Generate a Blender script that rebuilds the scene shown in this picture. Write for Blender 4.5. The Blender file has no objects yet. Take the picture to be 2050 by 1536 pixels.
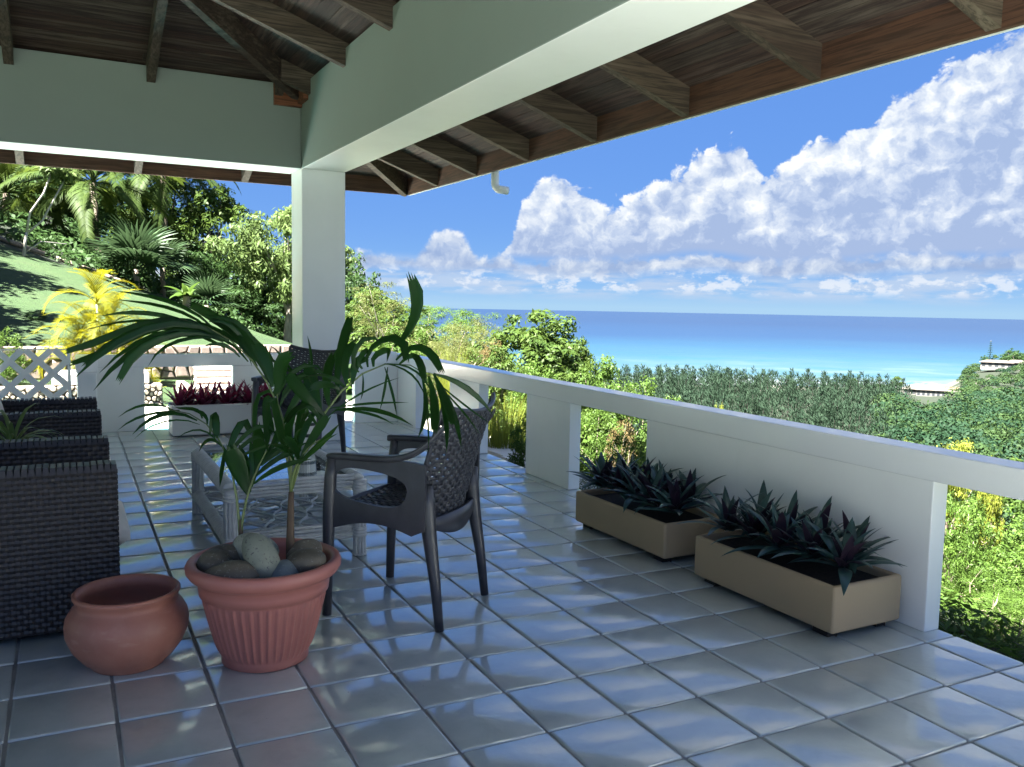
import bpy, math, random
import numpy as np
from mathutils import Vector, Matrix, Euler
R = math.radians
random.seed(11); rng = np.random.default_rng(7)
scene = bpy.context.scene
COL = scene.collection

# ---------------------------------------------------------------- camera
cam_d = bpy.data.cameras.new('camera'); cam = bpy.data.objects.new('camera', cam_d); COL.objects.link(cam)
CAMLOC = Vector((-0.7252, -1.9498, 1.3500))
yaw, pitch, roll = 0.482835012, -0.0915058264, 0.0182258933
fwd = Vector((math.sin(yaw)*math.cos(pitch), math.cos(yaw)*math.cos(pitch), math.sin(pitch)))
rt = Vector((math.cos(yaw), -math.sin(yaw), 0)); up = rt.cross(fwd)
r2 = rt*math.cos(roll) + up*math.sin(roll); u2 = up*math.cos(roll) - rt*math.sin(roll)
m = Matrix((r2, u2, -fwd)).transposed().to_4x4(); m.translation = CAMLOC
cam.matrix_world = m
cam_d.sensor_fit = 'HORIZONTAL'; cam_d.sensor_width = 36.0; cam_d.lens = 36.0*1710.687/2050.0
cam_d.clip_start = 0.05; cam_d.clip_end = 60000
scene.camera = cam

# ---------------------------------------------------------------- render / exposure
scene.view_settings.view_transform = 'Standard'; scene.view_settings.look = 'None'
scene.view_settings.gamma = 1.0; scene.view_settings.use_curve_mapping = False
scene.view_settings.exposure = 3.9
try:
    scene.cycles.use_denoising = True
    scene.cycles.max_bounces = 8; scene.cycles.diffuse_bounces = 5; scene.cycles.glossy_bounces = 4
    scene.cycles.transmission_bounces = 6; scene.cycles.transparent_max_bounces = 8
    scene.cycles.sample_clamp_indirect = 6.0; scene.cycles.caustics_reflective = True; scene.cycles.caustics_refractive = True; scene.cycles.blur_glossy = 1.0
except Exception:
    pass
SUN_EL, SUN_AZ = R(64), R(252)          # azimuth clockwise from +Y: high on the left, a little behind the viewer
SKY_STRENGTH = 0.10

# ---------------------------------------------------------------- node helpers
def sock(nt, s, v):
    if hasattr(v, 'is_output'): nt.links.new(v, s)
    elif v is not None:
        try: s.default_value = v
        except Exception:
            s.default_value = (v[0], v[1], v[2], 1.0) if hasattr(v, '__len__') else (v, v, v)
def nd(nt, typ, out=0, props=None, **ins):
    n = nt.nodes.new(typ)
    for k, v in (props or {}).items(): setattr(n, k, v)
    for k, v in ins.items():
        key = int(k[1:]) if k[0] == 'i' and k[1:].isdigit() else k.replace('_', ' ')
        sock(nt, n.inputs[key], v)
    return n.outputs[out]
def mth(nt, op, a, b=None, c=None, clamp=False):
    n = nt.nodes.new('ShaderNodeMath'); n.operation = op; n.use_clamp = clamp
    for s, v in zip(n.inputs, (a, b, c)): sock(nt, s, v)
    return n.outputs[0]
def vmth(nt, op, a, b=None, sc=None):
    n = nt.nodes.new('ShaderNodeVectorMath'); n.operation = op
    sock(nt, n.inputs[0], a)
    if b is not None: sock(nt, n.inputs[1], b)
    if sc is not None: sock(nt, n.inputs['Scale'], sc)
    return n.outputs['Value'] if op in ('DOT_PRODUCT', 'LENGTH') else n.outputs[0]
def ramp(nt, fac, stops, interp='LINEAR'):
    n = nt.nodes.new('ShaderNodeValToRGB'); n.color_ramp.interpolation = interp
    sock(nt, n.inputs[0], fac); el = n.color_ramp.elements
    while len(el) < len(stops): el.new(0.5)
    for e, (p, c) in zip(el, stops):
        e.position = p; e.color = (c[0], c[1], c[2], 1) if hasattr(c, '__len__') else (c, c, c, 1)
    return n.outputs[0]
def mix(nt, f, a, b, typ='MIX'):
    n = nt.nodes.new('ShaderNodeMix'); n.data_type = 'RGBA'; n.blend_type = typ
    sock(nt, n.inputs[0], f); sock(nt, n.inputs[6], a if hasattr(a, 'is_output') else (*a[:3], 1)); sock(nt, n.inputs[7], b if hasattr(b, 'is_output') else (*b[:3], 1))
    return n.outputs[2]
def sstep(nt, x, a, b, lo=0.0, hi=1.0):
    n = nt.nodes.new('ShaderNodeMapRange'); n.interpolation_type = 'SMOOTHSTEP'
    for i, v in enumerate((x, a, b, lo, hi)): sock(nt, n.inputs[i], v)
    return n.outputs[0]
def noise(nt, vec, scale, detail=3, rough=0.55, dist=0.0):
    return nd(nt, 'ShaderNodeTexNoise', 0, Vector=vec, Scale=scale, Detail=detail, Roughness=rough, Distortion=dist)
def noise2(nt, vec, scale, detail=3, rough=0.55):
    return nd(nt, 'ShaderNodeTexNoise', 0, {'noise_dimensions': '2D'}, Vector=vec, Scale=scale, Detail=detail, Roughness=rough)
def objco(nt): return nd(nt, 'ShaderNodeTexCoord', 3)
def geopos(nt): return nd(nt, 'ShaderNodeNewGeometry', 0)
def orand(nt): return nt.nodes.new('ShaderNodeObjectInfo').outputs['Random']
def scl(nt, v, s): return vmth(nt, 'MULTIPLY', v, s)
def bump(nt, h, strength=0.3, dist=0.01):
    n = nt.nodes.new('ShaderNodeBump'); n.inputs['Strength'].default_value = strength; n.inputs['Distance'].default_value = dist
    nt.links.new(h, n.inputs['Height']); return n.outputs[0]
MATS = {}
def mat(name, fn):
    mt = bpy.data.materials.new(name); mt.use_nodes = True; nt = mt.node_tree
    b = nt.nodes['Principled BSDF']; fn(nt, b, nt.nodes['Material Output']); MATS[name] = mt; return mt
def setb(nt, b, color=None, rough=None, normal=None, **kw):
    if color is not None: sock(nt, b.inputs['Base Color'], color if hasattr(color, 'is_output') else (*color[:3], 1))
    if rough is not None: sock(nt, b.inputs['Roughness'], rough)
    if normal is not None: sock(nt, b.inputs['Normal'], normal)
    for k, v in kw.items(): sock(nt, b.inputs[k.replace('_', ' ')], v)

# ---------------------------------------------------------------- world: daylight sky with cumulus over the sea
world = bpy.data.worlds.new('World'); scene.world = world; world.use_nodes = True
nt = world.node_tree; bg = nt.nodes['Background']
sky = nt.nodes.new('ShaderNodeTexSky'); sky.sky_type = 'NISHITA'; sky.sun_disc = False
sky.sun_elevation = SUN_EL; sky.sun_rotation = SUN_AZ; sky.altitude = 40; sky.air_density = 0.33; sky.dust_density = 0.0; sky.ozone_density = 6.0
D = nd(nt, 'ShaderNodeTexCoord', 0); sep = nt.nodes.new('ShaderNodeSeparateXYZ'); nt.links.new(D, sep.inputs[0])
dx, dy, dz = sep.outputs
el = mth(nt, 'MULTIPLY', mth(nt, 'ARCSINE', dz), 57.2958)
az = mth(nt, 'MULTIPLY', mth(nt, 'ARCTAN2', dx, dy), 57.2958)
def comb(x, y, z=0.0):
    n = nt.nodes.new('ShaderNodeCombineXYZ'); sock(nt, n.inputs[0], x); sock(nt, n.inputs[1], y); sock(nt, n.inputs[2], z); return n.outputs[0]
Q = comb(az, mth(nt, 'MULTIPLY', el, 1.15), 3.7)
warp = nd(nt, 'ShaderNodeTexNoise', 1, {'noise_dimensions': '2D'}, Vector=Q, Scale=0.42, Detail=4.0, Roughness=0.62)
Qw = vmth(nt, 'ADD', Q, vmth(nt, 'SCALE', vmth(nt, 'SUBTRACT', warp, (0.5, 0.5, 0.5)), sc=2.2))
def billow(P):                         # rounded heads: two scales of smooth cells
    o = []
    for sc_, dt in ((0.30, 1.0), (0.80, 4.0)):
        v = nt.nodes.new('ShaderNodeTexVoronoi'); v.voronoi_dimensions = '2D'; v.feature = 'SMOOTH_F1'; v.normalize = True
        nt.links.new(P, v.inputs['Vector']); v.inputs['Scale'].default_value = sc_; v.inputs['Detail'].default_value = dt
        v.inputs['Roughness'].default_value = 0.45; v.inputs['Lacunarity'].default_value = 2.3; v.inputs['Smoothness'].default_value = 0.5
        o.append(v.outputs['Distance'])
    return mth(nt, 'SUBTRACT', 1.0, mth(nt, 'ADD', mth(nt, 'MULTIPLY', o[0], 0.50), mth(nt, 'MULTIPLY', o[1], 0.50)))
bl0 = billow(Qw); bl1 = billow(vmth(nt, 'ADD', Qw, (-0.55, 0.65, 0.0)))
nz = noise2(nt, Q, 0.33, 6, 0.58)
nbig = noise2(nt, Q, 0.13, 3, 0.5)
def azramp(pts):                         # cloud-top elevation (degrees) against azimuth
    st = [((a+180.0)/360.0, e/24.0) for a, e in pts]
    return mth(nt, 'MULTIPLY', ramp(nt, mth(nt, 'DIVIDE', mth(nt, 'ADD', az, 180.0), 360.0), st), 24.0)
T1 = azramp([(-178, 8), (-130, 12), (-85, 6), (-40, 9.5), (-12, 5), (8, 2), (26.2, -1.0), (27.2, 4.6), (28.4, 6.9), (31.2, 8.2), (34.2, 5.9), (37.7, 8.0),
             (40.2, 9.2), (42.4, 10.2), (43.6, 7.4), (46.5, 10.0), (50, 11.2), (53.5, 13.3), (57.5, 15.8), (66, 19), (85, 22.5), (115, 23.5), (145, 19), (176, 8)])  # unseen bank past the right edge raised to send white light onto the terrace
T2 = azramp([(-178, 3.5), (-60, 4.5), (10, 3.2), (16, 2.2), (17.6, 3.8), (19.2, 2.0), (20.6, 4.2), (21.6, 1.6), (22.4, 4.2), (23.4, 6.2), (24.4, 3.4), (25.2, 2.4),
             (26.1, 5.2), (26.9, 2.4), (30, 3.0), (40, 3.3), (60, 3.4), (120, 4.0), (178, 3.5)])
def cumulus(T, base, amp, soft):
    g = mth(nt, 'ADD', mth(nt, 'SUBTRACT', T, el), mth(nt, 'ADD', mth(nt, 'MULTIPLY', mth(nt, 'SUBTRACT', bl0, 0.56), amp*4.2), mth(nt, 'MULTIPLY', mth(nt, 'SUBTRACT', nz, 0.5), amp*2.4)))
    b = mth(nt, 'SUBTRACT', el, mth(nt, 'ADD', base, mth(nt, 'MULTIPLY', mth(nt, 'SUBTRACT', nbig, 0.5), 1.3)))
    return mth(nt, 'MULTIPLY', sstep(nt, g, 0.0, soft), sstep(nt, b, -0.25, 0.6)), g, b
d1, g1, b1 = cumulus(T1, 3.1, 1.0, 0.5)
d2, g2, b2 = cumulus(T2, 2.1, 0.6, 0.6)
relief = mth(nt, 'MULTIPLY', mth(nt, 'SUBTRACT', bl0, bl1), 2.6)
def shade(g, b, deep):
    s = mth(nt, 'ADD', 0.53, relief)
    s = mth(nt, 'SUBTRACT', s, sstep(nt, g, 0.3, deep, 0.0, 0.34))
    s = mth(nt, 'ADD', s, mth(nt, 'MULTIPLY', mth(nt, 'SUBTRACT', nz, 0.5), 1.3))
    s = mth(nt, 'SUBTRACT', s, sstep(nt, b, 2.4, 0.0, 0.0, 0.30))
    return ramp(nt, s, [(0.0, (0.248, 0.321, 0.482)), (0.3, (0.343, 0.409, 0.54)), (0.62, (0.496, 0.54, 0.606)), (0.85, (0.613, 0.635, 0.664)), (1.0, (0.686, 0.694, 0.694))])
streak = noise2(nt, comb(mth(nt, 'MULTIPLY', az, 0.16), mth(nt, 'MULTIPLY', el, 1.1), 9.0), 1.0, 6, 0.62)
d3 = mth(nt, 'MULTIPLY', sstep(nt, streak, 0.36, 0.62), mth(nt, 'MULTIPLY', sstep(nt, el, 0.15, 1.1), sstep(nt, el, 3.6, 2.2)))
d3 = mth(nt, 'MULTIPLY', d3, 0.75)
puffs = mth(nt, 'MULTIPLY', sstep(nt, noise2(nt, comb(az, mth(nt, 'MULTIPLY', el, 1.9), 1.0), 0.5, 6, 0.62), 0.49, 0.62), mth(nt, 'MULTIPLY', sstep(nt, el, 0.7, 1.3), sstep(nt, el, 3.0, 1.9)))
sp2 = nt.nodes.new('ShaderNodeSeparateColor'); sp2.mode = 'HSV'; nt.links.new(sky.outputs[0], sp2.inputs[0])
skyc = vmth(nt, 'SCALE', sky.outputs[0], sc=mth(nt, 'DIVIDE', 0.64, mth(nt, 'ADD', sp2.outputs[2], 0.35)))      # soft shoulder so the horizon does not burn out
hs = nt.nodes.new('ShaderNodeHueSaturation'); hs.inputs['Saturation'].default_value = 1.07; hs.inputs['Value'].default_value = 1.0
nt.links.new(skyc, hs.inputs['Color']); c = hs.outputs[0]
c = mix(nt, d3, c, (0.38, 0.458, 0.584)); c = mix(nt, mth(nt, 'MULTIPLY', puffs, 0.75), c, (0.584, 0.619, 0.672))
c = mix(nt, mth(nt, 'MULTIPLY', d2, 0.88), c, shade(g2, b2, 3.5)); fl = mth(nt, 'ADD', 1.0, mth(nt, 'MULTIPLY', mth(nt, 'MAXIMUM', mth(nt, 'MULTIPLY', vmth(nt, 'DOT_PRODUCT', D, (math.sin(SUN_AZ), math.cos(SUN_AZ), 0.0)), -1.0), 0.0), 0.10))      # banks facing the sun are brighter
c = mix(nt, d1, c, vmth(nt, 'SCALE', shade(g1, b1, 6.0), sc=fl))
hi = comb(mth(nt, 'DIVIDE', dx, mth(nt, 'MAXIMUM', dz, 0.12)), mth(nt, 'DIVIDE', dy, mth(nt, 'MAXIMUM', dz, 0.12)))      # unseen cumulus overhead, added to raise and whiten the ambient light
hn = noise2(nt, hi, 0.9, 6, 0.6); dh = mth(nt, 'MULTIPLY', sstep(nt, hn, 0.50, 0.62), sstep(nt, el, 18.0, 27.0))
c = mix(nt, dh, c, ramp(nt, hn, [(0.5, (0.737, 0.745, 0.759)), (0.75, (0.483, 0.519, 0.584))]))
nt.links.new(c, bg.inputs[0]); bg.inputs[1].default_value = SKY_STRENGTH
world.cycles.sampling_method = 'MANUAL'; world.cycles.sample_map_resolution = 512

sun_d = bpy.data.lights.new('sun', 'SUN'); sun = bpy.data.objects.new('sun', sun_d); COL.objects.link(sun)
sun_d.energy = 4.2; sun_d.angle = R(0.53); sun_d.color = (1.0, 0.965, 0.90)
TOSUN = Vector((math.sin(SUN_AZ)*math.cos(SUN_EL), math.cos(SUN_AZ)*math.cos(SUN_EL), math.sin(SUN_EL)))
sun.rotation_euler = TOSUN.to_track_quat('Z', 'Y').to_euler(); sun.location = (0, 0, 40)

# ---------------------------------------------------------------- object helpers
class MB:
    def __init__(s): s.v = []; s.f = []; s.c = []
    def add(s, vs, fs, c=0.5):
        n = len(s.v); s.v += [tuple(p) for p in vs]; s.f += [tuple(i+n for i in f) for f in fs]; s.c += [c]*len(vs)
    def hexa(s, p):                       # 8 points: bottom 4 ccw, top 4 ccw
        s.add(p, [(3, 2, 1, 0), (4, 5, 6, 7), (0, 1, 5, 4), (1, 2, 6, 5), (2, 3, 7, 6), (3, 0, 4, 7)])
    def box(s, a, b):
        (x0, y0, z0), (x1, y1, z1) = a, b
        s.hexa([(x0, y0, z0), (x1, y0, z0), (x1, y1, z0), (x0, y1, z0), (x0, y0, z1), (x1, y0, z1), (x1, y1, z1), (x0, y1, z1)])
    def tube(s, pts, rad, n=8, cap=True, c=0.5):
        pts = [Vector(p) for p in pts]; k = len(pts); rads = rad if hasattr(rad, '__len__') else [rad]*k
        base = len(s.v); ref = None
        for i, p in enumerate(pts):
            t = (pts[min(i+1, k-1)] - pts[max(i-1, 0)]).normalized()
            if ref is None: ref = t.orthogonal().normalized()
            ref = (ref - t*ref.dot(t)).normalized(); bn = t.cross(ref)
            for j in range(n):
                a = 2*math.pi*j/n; s.v.append(tuple(p + (ref*math.cos(a) + bn*math.sin(a))*rads[i])); s.c.append(c)
        for i in range(k-1):
            for j in range(n):
                a0 = base+i*n+j; a1 = base+i*n+(j+1) % n; s.f.append((a0, a1, a1+n, a0+n))
        if cap: s.f.append(tuple(base+j for j in reversed(range(n)))); s.f.append(tuple(base+(k-1)*n+j for j in range(n)))
    def lathe(s, prof, n=48, o=(0, 0, 0), fn=None):
        base = len(s.v); k = len(prof)
        for i, (r, z) in enumerate(prof):
            for j in range(n):
                a = 2*math.pi*j/n; rr = r if fn is None else fn(r, z, a, i)
                s.v.append((o[0]+rr*math.cos(a), o[1]+rr*math.sin(a), o[2]+z)); s.c.append(0.5)
        for i in range(k-1):
            for j in range(n):
                a0 = base+i*n+j; a1 = base+i*n+(j+1) % n; s.f.append((a0, a1, a1+n, a0+n))
    def ribbon(s, pts, widths, hint, fold=0.25, c=0.5, cols=2):
        pts = [Vector(p) for p in pts]; k = len(pts); hint = Vector(hint); base = len(s.v); w = cols+1
        for i, p in enumerate(pts):
            t = (pts[min(i+1, k-1)] - pts[max(i-1, 0)])
            t = t.normalized() if t.length > 1e-9 else Vector((0, 0, 1))
            side = t.cross(hint); side = side.normalized() if side.length > 1e-6 else t.orthogonal().normalized()
            nn = side.cross(t).normalized()
            for j in range(w):
                q = -1+2*j/cols; zz = (1-abs(q)) if cols == 2 else (j % 2)
                s.v.append(tuple(p + side*q*widths[i]*0.5 + nn*fold*widths[i]*0.5*zz)); s.c.append(c)
        for i in range(k-1):
            for j in range(cols):
                a = base+i*w+j; s.f.append((a, a+1, a+w+1, a+w))
    def mesh(s, name, material, smooth=False):
        me = bpy.data.meshes.new(name); me.from_pydata(s.v, [], s.f); me.materials.append(material)
        at = me.attributes.new('tint', 'FLOAT', 'POINT'); at.data.foreach_set('value', s.c)
        if smooth: me.polygons.foreach_set('use_smooth', [True]*len(me.polygons))
        me.update(); return me
def npmesh(name, V, F, material, tint=None, smooth=False):
    me = bpy.data.meshes.new(name); nv = len(V); nf, k = F.shape
    me.vertices.add(nv); me.vertices.foreach_set('co', np.ascontiguousarray(V, dtype=np.float32).ravel())
    me.loops.add(nf*k); me.loops.foreach_set('vertex_index', np.ascontiguousarray(F, dtype=np.int32).ravel())
    me.polygons.add(nf); me.polygons.foreach_set('loop_start', np.arange(0, nf*k, k, dtype=np.int32)); me.polygons.foreach_set('loop_total', np.full(nf, k, dtype=np.int32))
    if smooth: me.polygons.foreach_set('use_smooth', np.ones(nf, dtype=bool))
    me.materials.append(material); me.update(calc_edges=True)
    if tint is not None:
        at = me.attributes.new('tint', 'FLOAT', 'POINT'); at.data.foreach_set('value', np.ascontiguousarray(tint, dtype=np.float32))
    return me
def link(name, me, parent=None, loc=(0, 0, 0), rot=(0, 0, 0), sca=(1, 1, 1)):
    o = bpy.data.objects.new(name, me); COL.objects.link(o); o.parent = parent
    o.location = loc; o.rotation_euler = rot; o.scale = sca; return o
def tag(o, label, cat, group=None):
    o['label'] = label; o['category'] = cat
    if group: o['group'] = group
    return o
def thing(name, label, cat, loc=(0, 0, 0), rotz=0, group=None):
    o = bpy.data.objects.new(name, None); COL.objects.link(o); o.empty_display_size = 0.1
    o.location = loc; o.rotation_euler = (0, 0, rotz); return tag(o, label, cat, group)
def wpart(name, mb, material, parent, smooth=False):   # mesh given in world coordinates under a moved (unrotated) parent
    me = mb.mesh(name, material, smooth) if isinstance(mb, MB) else mb
    return link(name, me, parent, loc=tuple(-v for v in parent.location) if parent else (0, 0, 0))
def struct(name, me): o = link(name, me); o['kind'] = 'structure'; return o
def copy_thing(root, loc, rotz, label, group=None):
    r = root.copy(); COL.objects.link(r); r.location = loc; r.rotation_euler = (0, 0, rotz); r['label'] = label
    if group: r['group'] = group
    for ch in list(root.children):
        c = ch.copy(); COL.objects.link(c); c.parent = r
        for g in list(ch.children):
            d = g.copy(); COL.objects.link(d); d.parent = c
    return r
def bevel(o, w, seg=2):
    b = o.modifiers.new('bevel', 'BEVEL'); b.width = w; b.segments = seg; b.limit_method = 'ANGLE'; b.angle_limit = R(40); return o
FA, FB = -0.0110305, 0.0099449
def fz(x, y): return FA*x + FB*y

# ---------------------------------------------------------------- materials
def m_paint(col, st=0.06, rough=0.62, coat=0.0, cr=0.22):
    def f(nt, b, o):
        p = geopos(nt); n1 = noise(nt, p, 1.7, 5, 0.6); n2 = noise(nt, p, 90, 2, 0.5); n3 = noise(nt, scl(nt, p, (6, 6, 0.8)), 1.0, 4, 0.6)
        c = mix(nt, sstep(nt, n1, 0.35, 0.75, 0, st*3), col, tuple(v*0.82 for v in col))
        c = mix(nt, sstep(nt, n3, 0.58, 0.8, 0, st*2), c, (col[0]*0.72, col[1]*0.74, col[2]*0.66))
        setb(nt, b, c, rough, bump(nt, n2, 0.12, 0.004), Coat_Weight=coat, Coat_Roughness=cr, Coat_IOR=1.7)
    return f
mat('beam_shade', m_paint((0.235, 0.275, 0.245), 0.06, 0.7))  # base colour carrying the shade of the beams' inner faces
mat('white_paint', m_paint((0.86, 0.865, 0.84), 0.09, 0.55, 0.35))
mat('trim_paint', m_paint((0.86, 0.87, 0.86), 0.03, 0.45, 1.0, 0.09))
mat('tan_planter', m_paint((0.36, 0.27, 0.165), 0.12))
mat('white_planter', m_paint((0.70, 0.68, 0.62), 0.08))
mat('plaster_house', m_paint((0.78, 0.77, 0.72)))
def m_wood(axis, cols, scale=1.0):
    sv = {'x': (1.1, 20, 26), 'y': (20, 1.1, 26), 'd': (9, 9, 26)}[axis]
    def f(nt, b, o):
        p = geopos(nt); r = orand(nt); off = nd(nt, 'ShaderNodeCombineXYZ', 0, X=mth(nt, 'MULTIPLY', r, 31.0), Y=mth(nt, 'MULTIPLY', r, 57.0), Z=mth(nt, 'MULTIPLY', r, 13.0))
        q = vmth(nt, 'ADD', scl(nt, p, sv), off)
        g = noise(nt, q, 2.2*scale, 6, 0.65, 0.6); w = noise(nt, q, 0.55*scale, 4, 0.6); fine = noise(nt, scl(nt, q, (1, 1, 1)), 11*scale, 3, 0.6)
        c = ramp(nt, r, [(0.0, cols[0]), (0.4, cols[1]), (0.7, cols[2]), (1.0, cols[3])])
        c = mix(nt, sstep(nt, w, 0.46, 0.68, 0, 0.5), c, cols[4]); c = mix(nt, sstep(nt, g, 0.38, 0.60, 0.85, 0.0), c, tuple(v*0.35 for v in cols[0]))
        setb(nt, b, c, 0.78, bump(nt, mth(nt, 'ADD', g, mth(nt, 'MULTIPLY', fine, 0.5)), 0.45, 0.006))
    return f
BRD = [(0.0446, 0.0209, 0.0144), (0.0648, 0.0338, 0.0216), (0.0518, 0.036, 0.0259), (0.0302, 0.0166, 0.013), (0.137, 0.115, 0.0864)]
mat('board_x', m_wood('x', BRD)); mat('board_y', m_wood('y', BRD))
RFT = [(0.0713, 0.0472, 0.0299), (0.0961, 0.0693, 0.0454), (0.0527, 0.0321, 0.0217), (0.105, 0.0804, 0.0543), (0.155, 0.125, 0.0902)]
mat('rafter_x', m_wood('x', RFT)); mat('rafter_y', m_wood('y', RFT)); mat('rafter_d', m_wood('d', RFT))
FSC = [(0.0935, 0.039, 0.0192), (0.105, 0.0468, 0.024), (0.088, 0.036, 0.0192), (0.11, 0.048, 0.024), (0.0578, 0.0348, 0.0252)]
mat('fascia_x', m_wood('x', FSC)); mat('fascia_y', m_wood('y', FSC))
mat('block_wood', m_wood('x', [(0.22, 0.075, 0.03)]*4+[(0.15, 0.06, 0.035)]))
mat('roof_felt', lambda nt, b, o: setb(nt, b, (0.05, 0.04, 0.035), 0.9))
def f_tile(nt, b, o):
    p = geopos(nt); r = orand(nt); off = nd(nt, 'ShaderNodeCombineXYZ', 0, X=mth(nt, 'MULTIPLY', r, 19.0), Y=mth(nt, 'MULTIPLY', r, 37.0), Z=0.0)
    q = vmth(nt, 'ADD', p, off); m1 = noise(nt, q, 7, 5, 0.6, 0.4); m2 = noise(nt, q, 2.2, 2, 0.5)
    c = ramp(nt, m1, [(0.25, (0.33, 0.385, 0.375)), (0.5, (0.42, 0.475, 0.46)), (0.8, (0.50, 0.55, 0.53))])
    c = mix(nt, sstep(nt, r, 0.0, 1.0, 0.0, 0.22), c, (0.34, 0.37, 0.35)); c = mix(nt, sstep(nt, m2, 0.5, 0.8, 0, 0.3), c, (0.42, 0.42, 0.38))
    sp_ = noise(nt, p, 70, 1, 0.5); c = mix(nt, sstep(nt, sp_, 0.80, 0.83, 0, 0.7), c, (0.10, 0.09, 0.08)); du = noise(nt, p, 0.9, 5, 0.7); c = mix(nt, sstep(nt, du, 0.5, 0.75, 0, 0.25), c, (0.30, 0.29, 0.25))
    wv = noise(nt, q, 11.0, 2, 0.5, 0.4); wv2 = noise(nt, q, 34, 3, 0.6)
    setb(nt, b, c, sstep(nt, m1, 0.3, 0.7, 0.30, 0.42), bump(nt, mth(nt, 'ADD', wv, mth(nt, 'MULTIPLY', wv2, 0.35)), 0.36, 0.008), IOR=1.7, Coat_Weight=1.0, Coat_Roughness=0.10, Coat_IOR=2.0)
mat('tile', f_tile)
mat('grout', lambda nt, b, o: setb(nt, b, ramp(nt, noise(nt, geopos(nt), 9, 4), [(0.3, (0.17, 0.175, 0.17)), (0.7, (0.30, 0.305, 0.295))]), 0.8))
def m_clay(col, worn, rough, st=0.5):
    def f(nt, b, o):
        p = geopos(nt); n1 = noise(nt, p, 6, 5, 0.62); n2 = noise(nt, p, 60, 3); n3 = noise(nt, scl(nt, p, (9, 9, 26)), 1.0, 4, 0.65)
        c = mix(nt, sstep(nt, n1, 0.4, 0.75, 0, st), col, tuple(v*0.7 for v in col)); c = mix(nt, sstep(nt, n3, 0.55, 0.75, 0, st), c, worn); c = mix(nt, sstep(nt, noise(nt, p, 2.5, 5, 0.7), 0.52, 0.7, 0, st*0.7), c, worn)
        setb(nt, b, c, rough, bump(nt, n2, 0.12, 0.003))
    return f
mat('terracotta', m_clay((0.36, 0.145, 0.10), (0.48, 0.28, 0.21), 0.5)); mat('terracotta_plastic', m_clay((0.40, 0.150, 0.120), (0.46, 0.22, 0.18), 0.42, 0.25))
mat('soil', lambda nt, b, o: setb(nt, b, ramp(nt, noise(nt, geopos(nt), 50, 4), [(0.3, (0.015, 0.011, 0.008)), (0.7, (0.05, 0.036, 0.025))]), 0.95))
def m_stone(c0, c1, spk):
    def f(nt, b, o):
        p = geopos(nt); r = orand(nt); n1 = noise(nt, p, 16, 4, 0.6); n2 = noise(nt, p, 85, 2, 0.7)
        c = ramp(nt, n1, [(0.3, c0), (0.7, c1)]); c = mix(nt, mth(nt, 'MULTIPLY', r, 0.5), c, tuple(v*0.55 for v in c0)); c = mix(nt, sstep(nt, n2, 0.60, 0.68, 0, 0.8), c, spk)
        setb(nt, b, c, 0.6, bump(nt, n2, 0.12, 0.003))
    return f
mat('speckled_stone', m_stone((0.20, 0.22, 0.17), (0.33, 0.35, 0.28), (0.05, 0.05, 0.05)))
mat('brown_stone', m_stone((0.10, 0.085, 0.06), (0.17, 0.15, 0.11), (0.25, 0.23, 0.2)))
mat('blue_stone', m_stone((0.10, 0.13, 0.14), (0.15, 0.18, 0.19), (0.2, 0.22, 0.23)))
mat('wall_stone', m_stone((0.26, 0.195, 0.165), (0.42, 0.335, 0.29), (0.16, 0.13, 0.11)))
mat('pebble_stone', m_stone((0.34, 0.30, 0.24), (0.52, 0.47, 0.39), (0.18, 0.16, 0.13)))
mat('mortar', lambda nt, b, o: setb(nt, b, (0.10, 0.085, 0.07), 0.9))
mat('chair_plastic', lambda nt, b, o: setb(nt, b, ramp(nt, noise(nt, objco(nt), 14, 4), [(0.3, (0.034, 0.035, 0.042)), (0.7, (0.054, 0.055, 0.064))]), 0.36, bump(nt, noise(nt, scl(nt, objco(nt), (60, 60, 260)), 1.0, 2), 0.08, 0.002)))
mat('wicker', lambda nt, b, o: setb(nt, b, ramp(nt, noise(nt, objco(nt), 30, 3), [(0.3, (0.014, 0.012, 0.012)), (0.7, (0.032, 0.027, 0.027))]), 0.45))
mat('wicker_core', lambda nt, b, o: setb(nt, b, (0.008, 0.007, 0.007), 0.8))
mat('white_cane', lambda nt, b, o: setb(nt, b, ramp(nt, noise(nt, geopos(nt), 22, 4), [(0.3, (0.46, 0.48, 0.48)), (0.7, (0.62, 0.64, 0.63))]), 0.4))
mat('fabric', lambda nt, b, o: setb(nt, b, ramp(nt, noise(nt, geopos(nt), 5, 4), [(0.3, (0.70, 0.66, 0.58)), (0.7, (0.80, 0.77, 0.70))]), 0.9, bump(nt, noise(nt, geopos(nt), 300, 2), 0.2, 0.002)))
def f_glass(nt, b, o): setb(nt, b, (0.86, 0.96, 0.94), 0.0, Transmission_Weight=1.0, IOR=1.5)
mat('glass', f_glass)
mat('dark_pot', lambda nt, b, o: setb(nt, b, (0.03, 0.05, 0.05), 0.35))
mat('ceramic', lambda nt, b, o: setb(nt, b, (0.72, 0.70, 0.64), 0.25)); mat('dark_stripe', lambda nt, b, o: setb(nt, b, (0.02, 0.025, 0.022), 0.35))
mat('pvc', lambda nt, b, o: setb(nt, b, (0.72, 0.73, 0.72), 0.35)); mat('side_wood', lambda nt, b, o: setb(nt, b, (0.05, 0.035, 0.025), 0.5))
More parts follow.
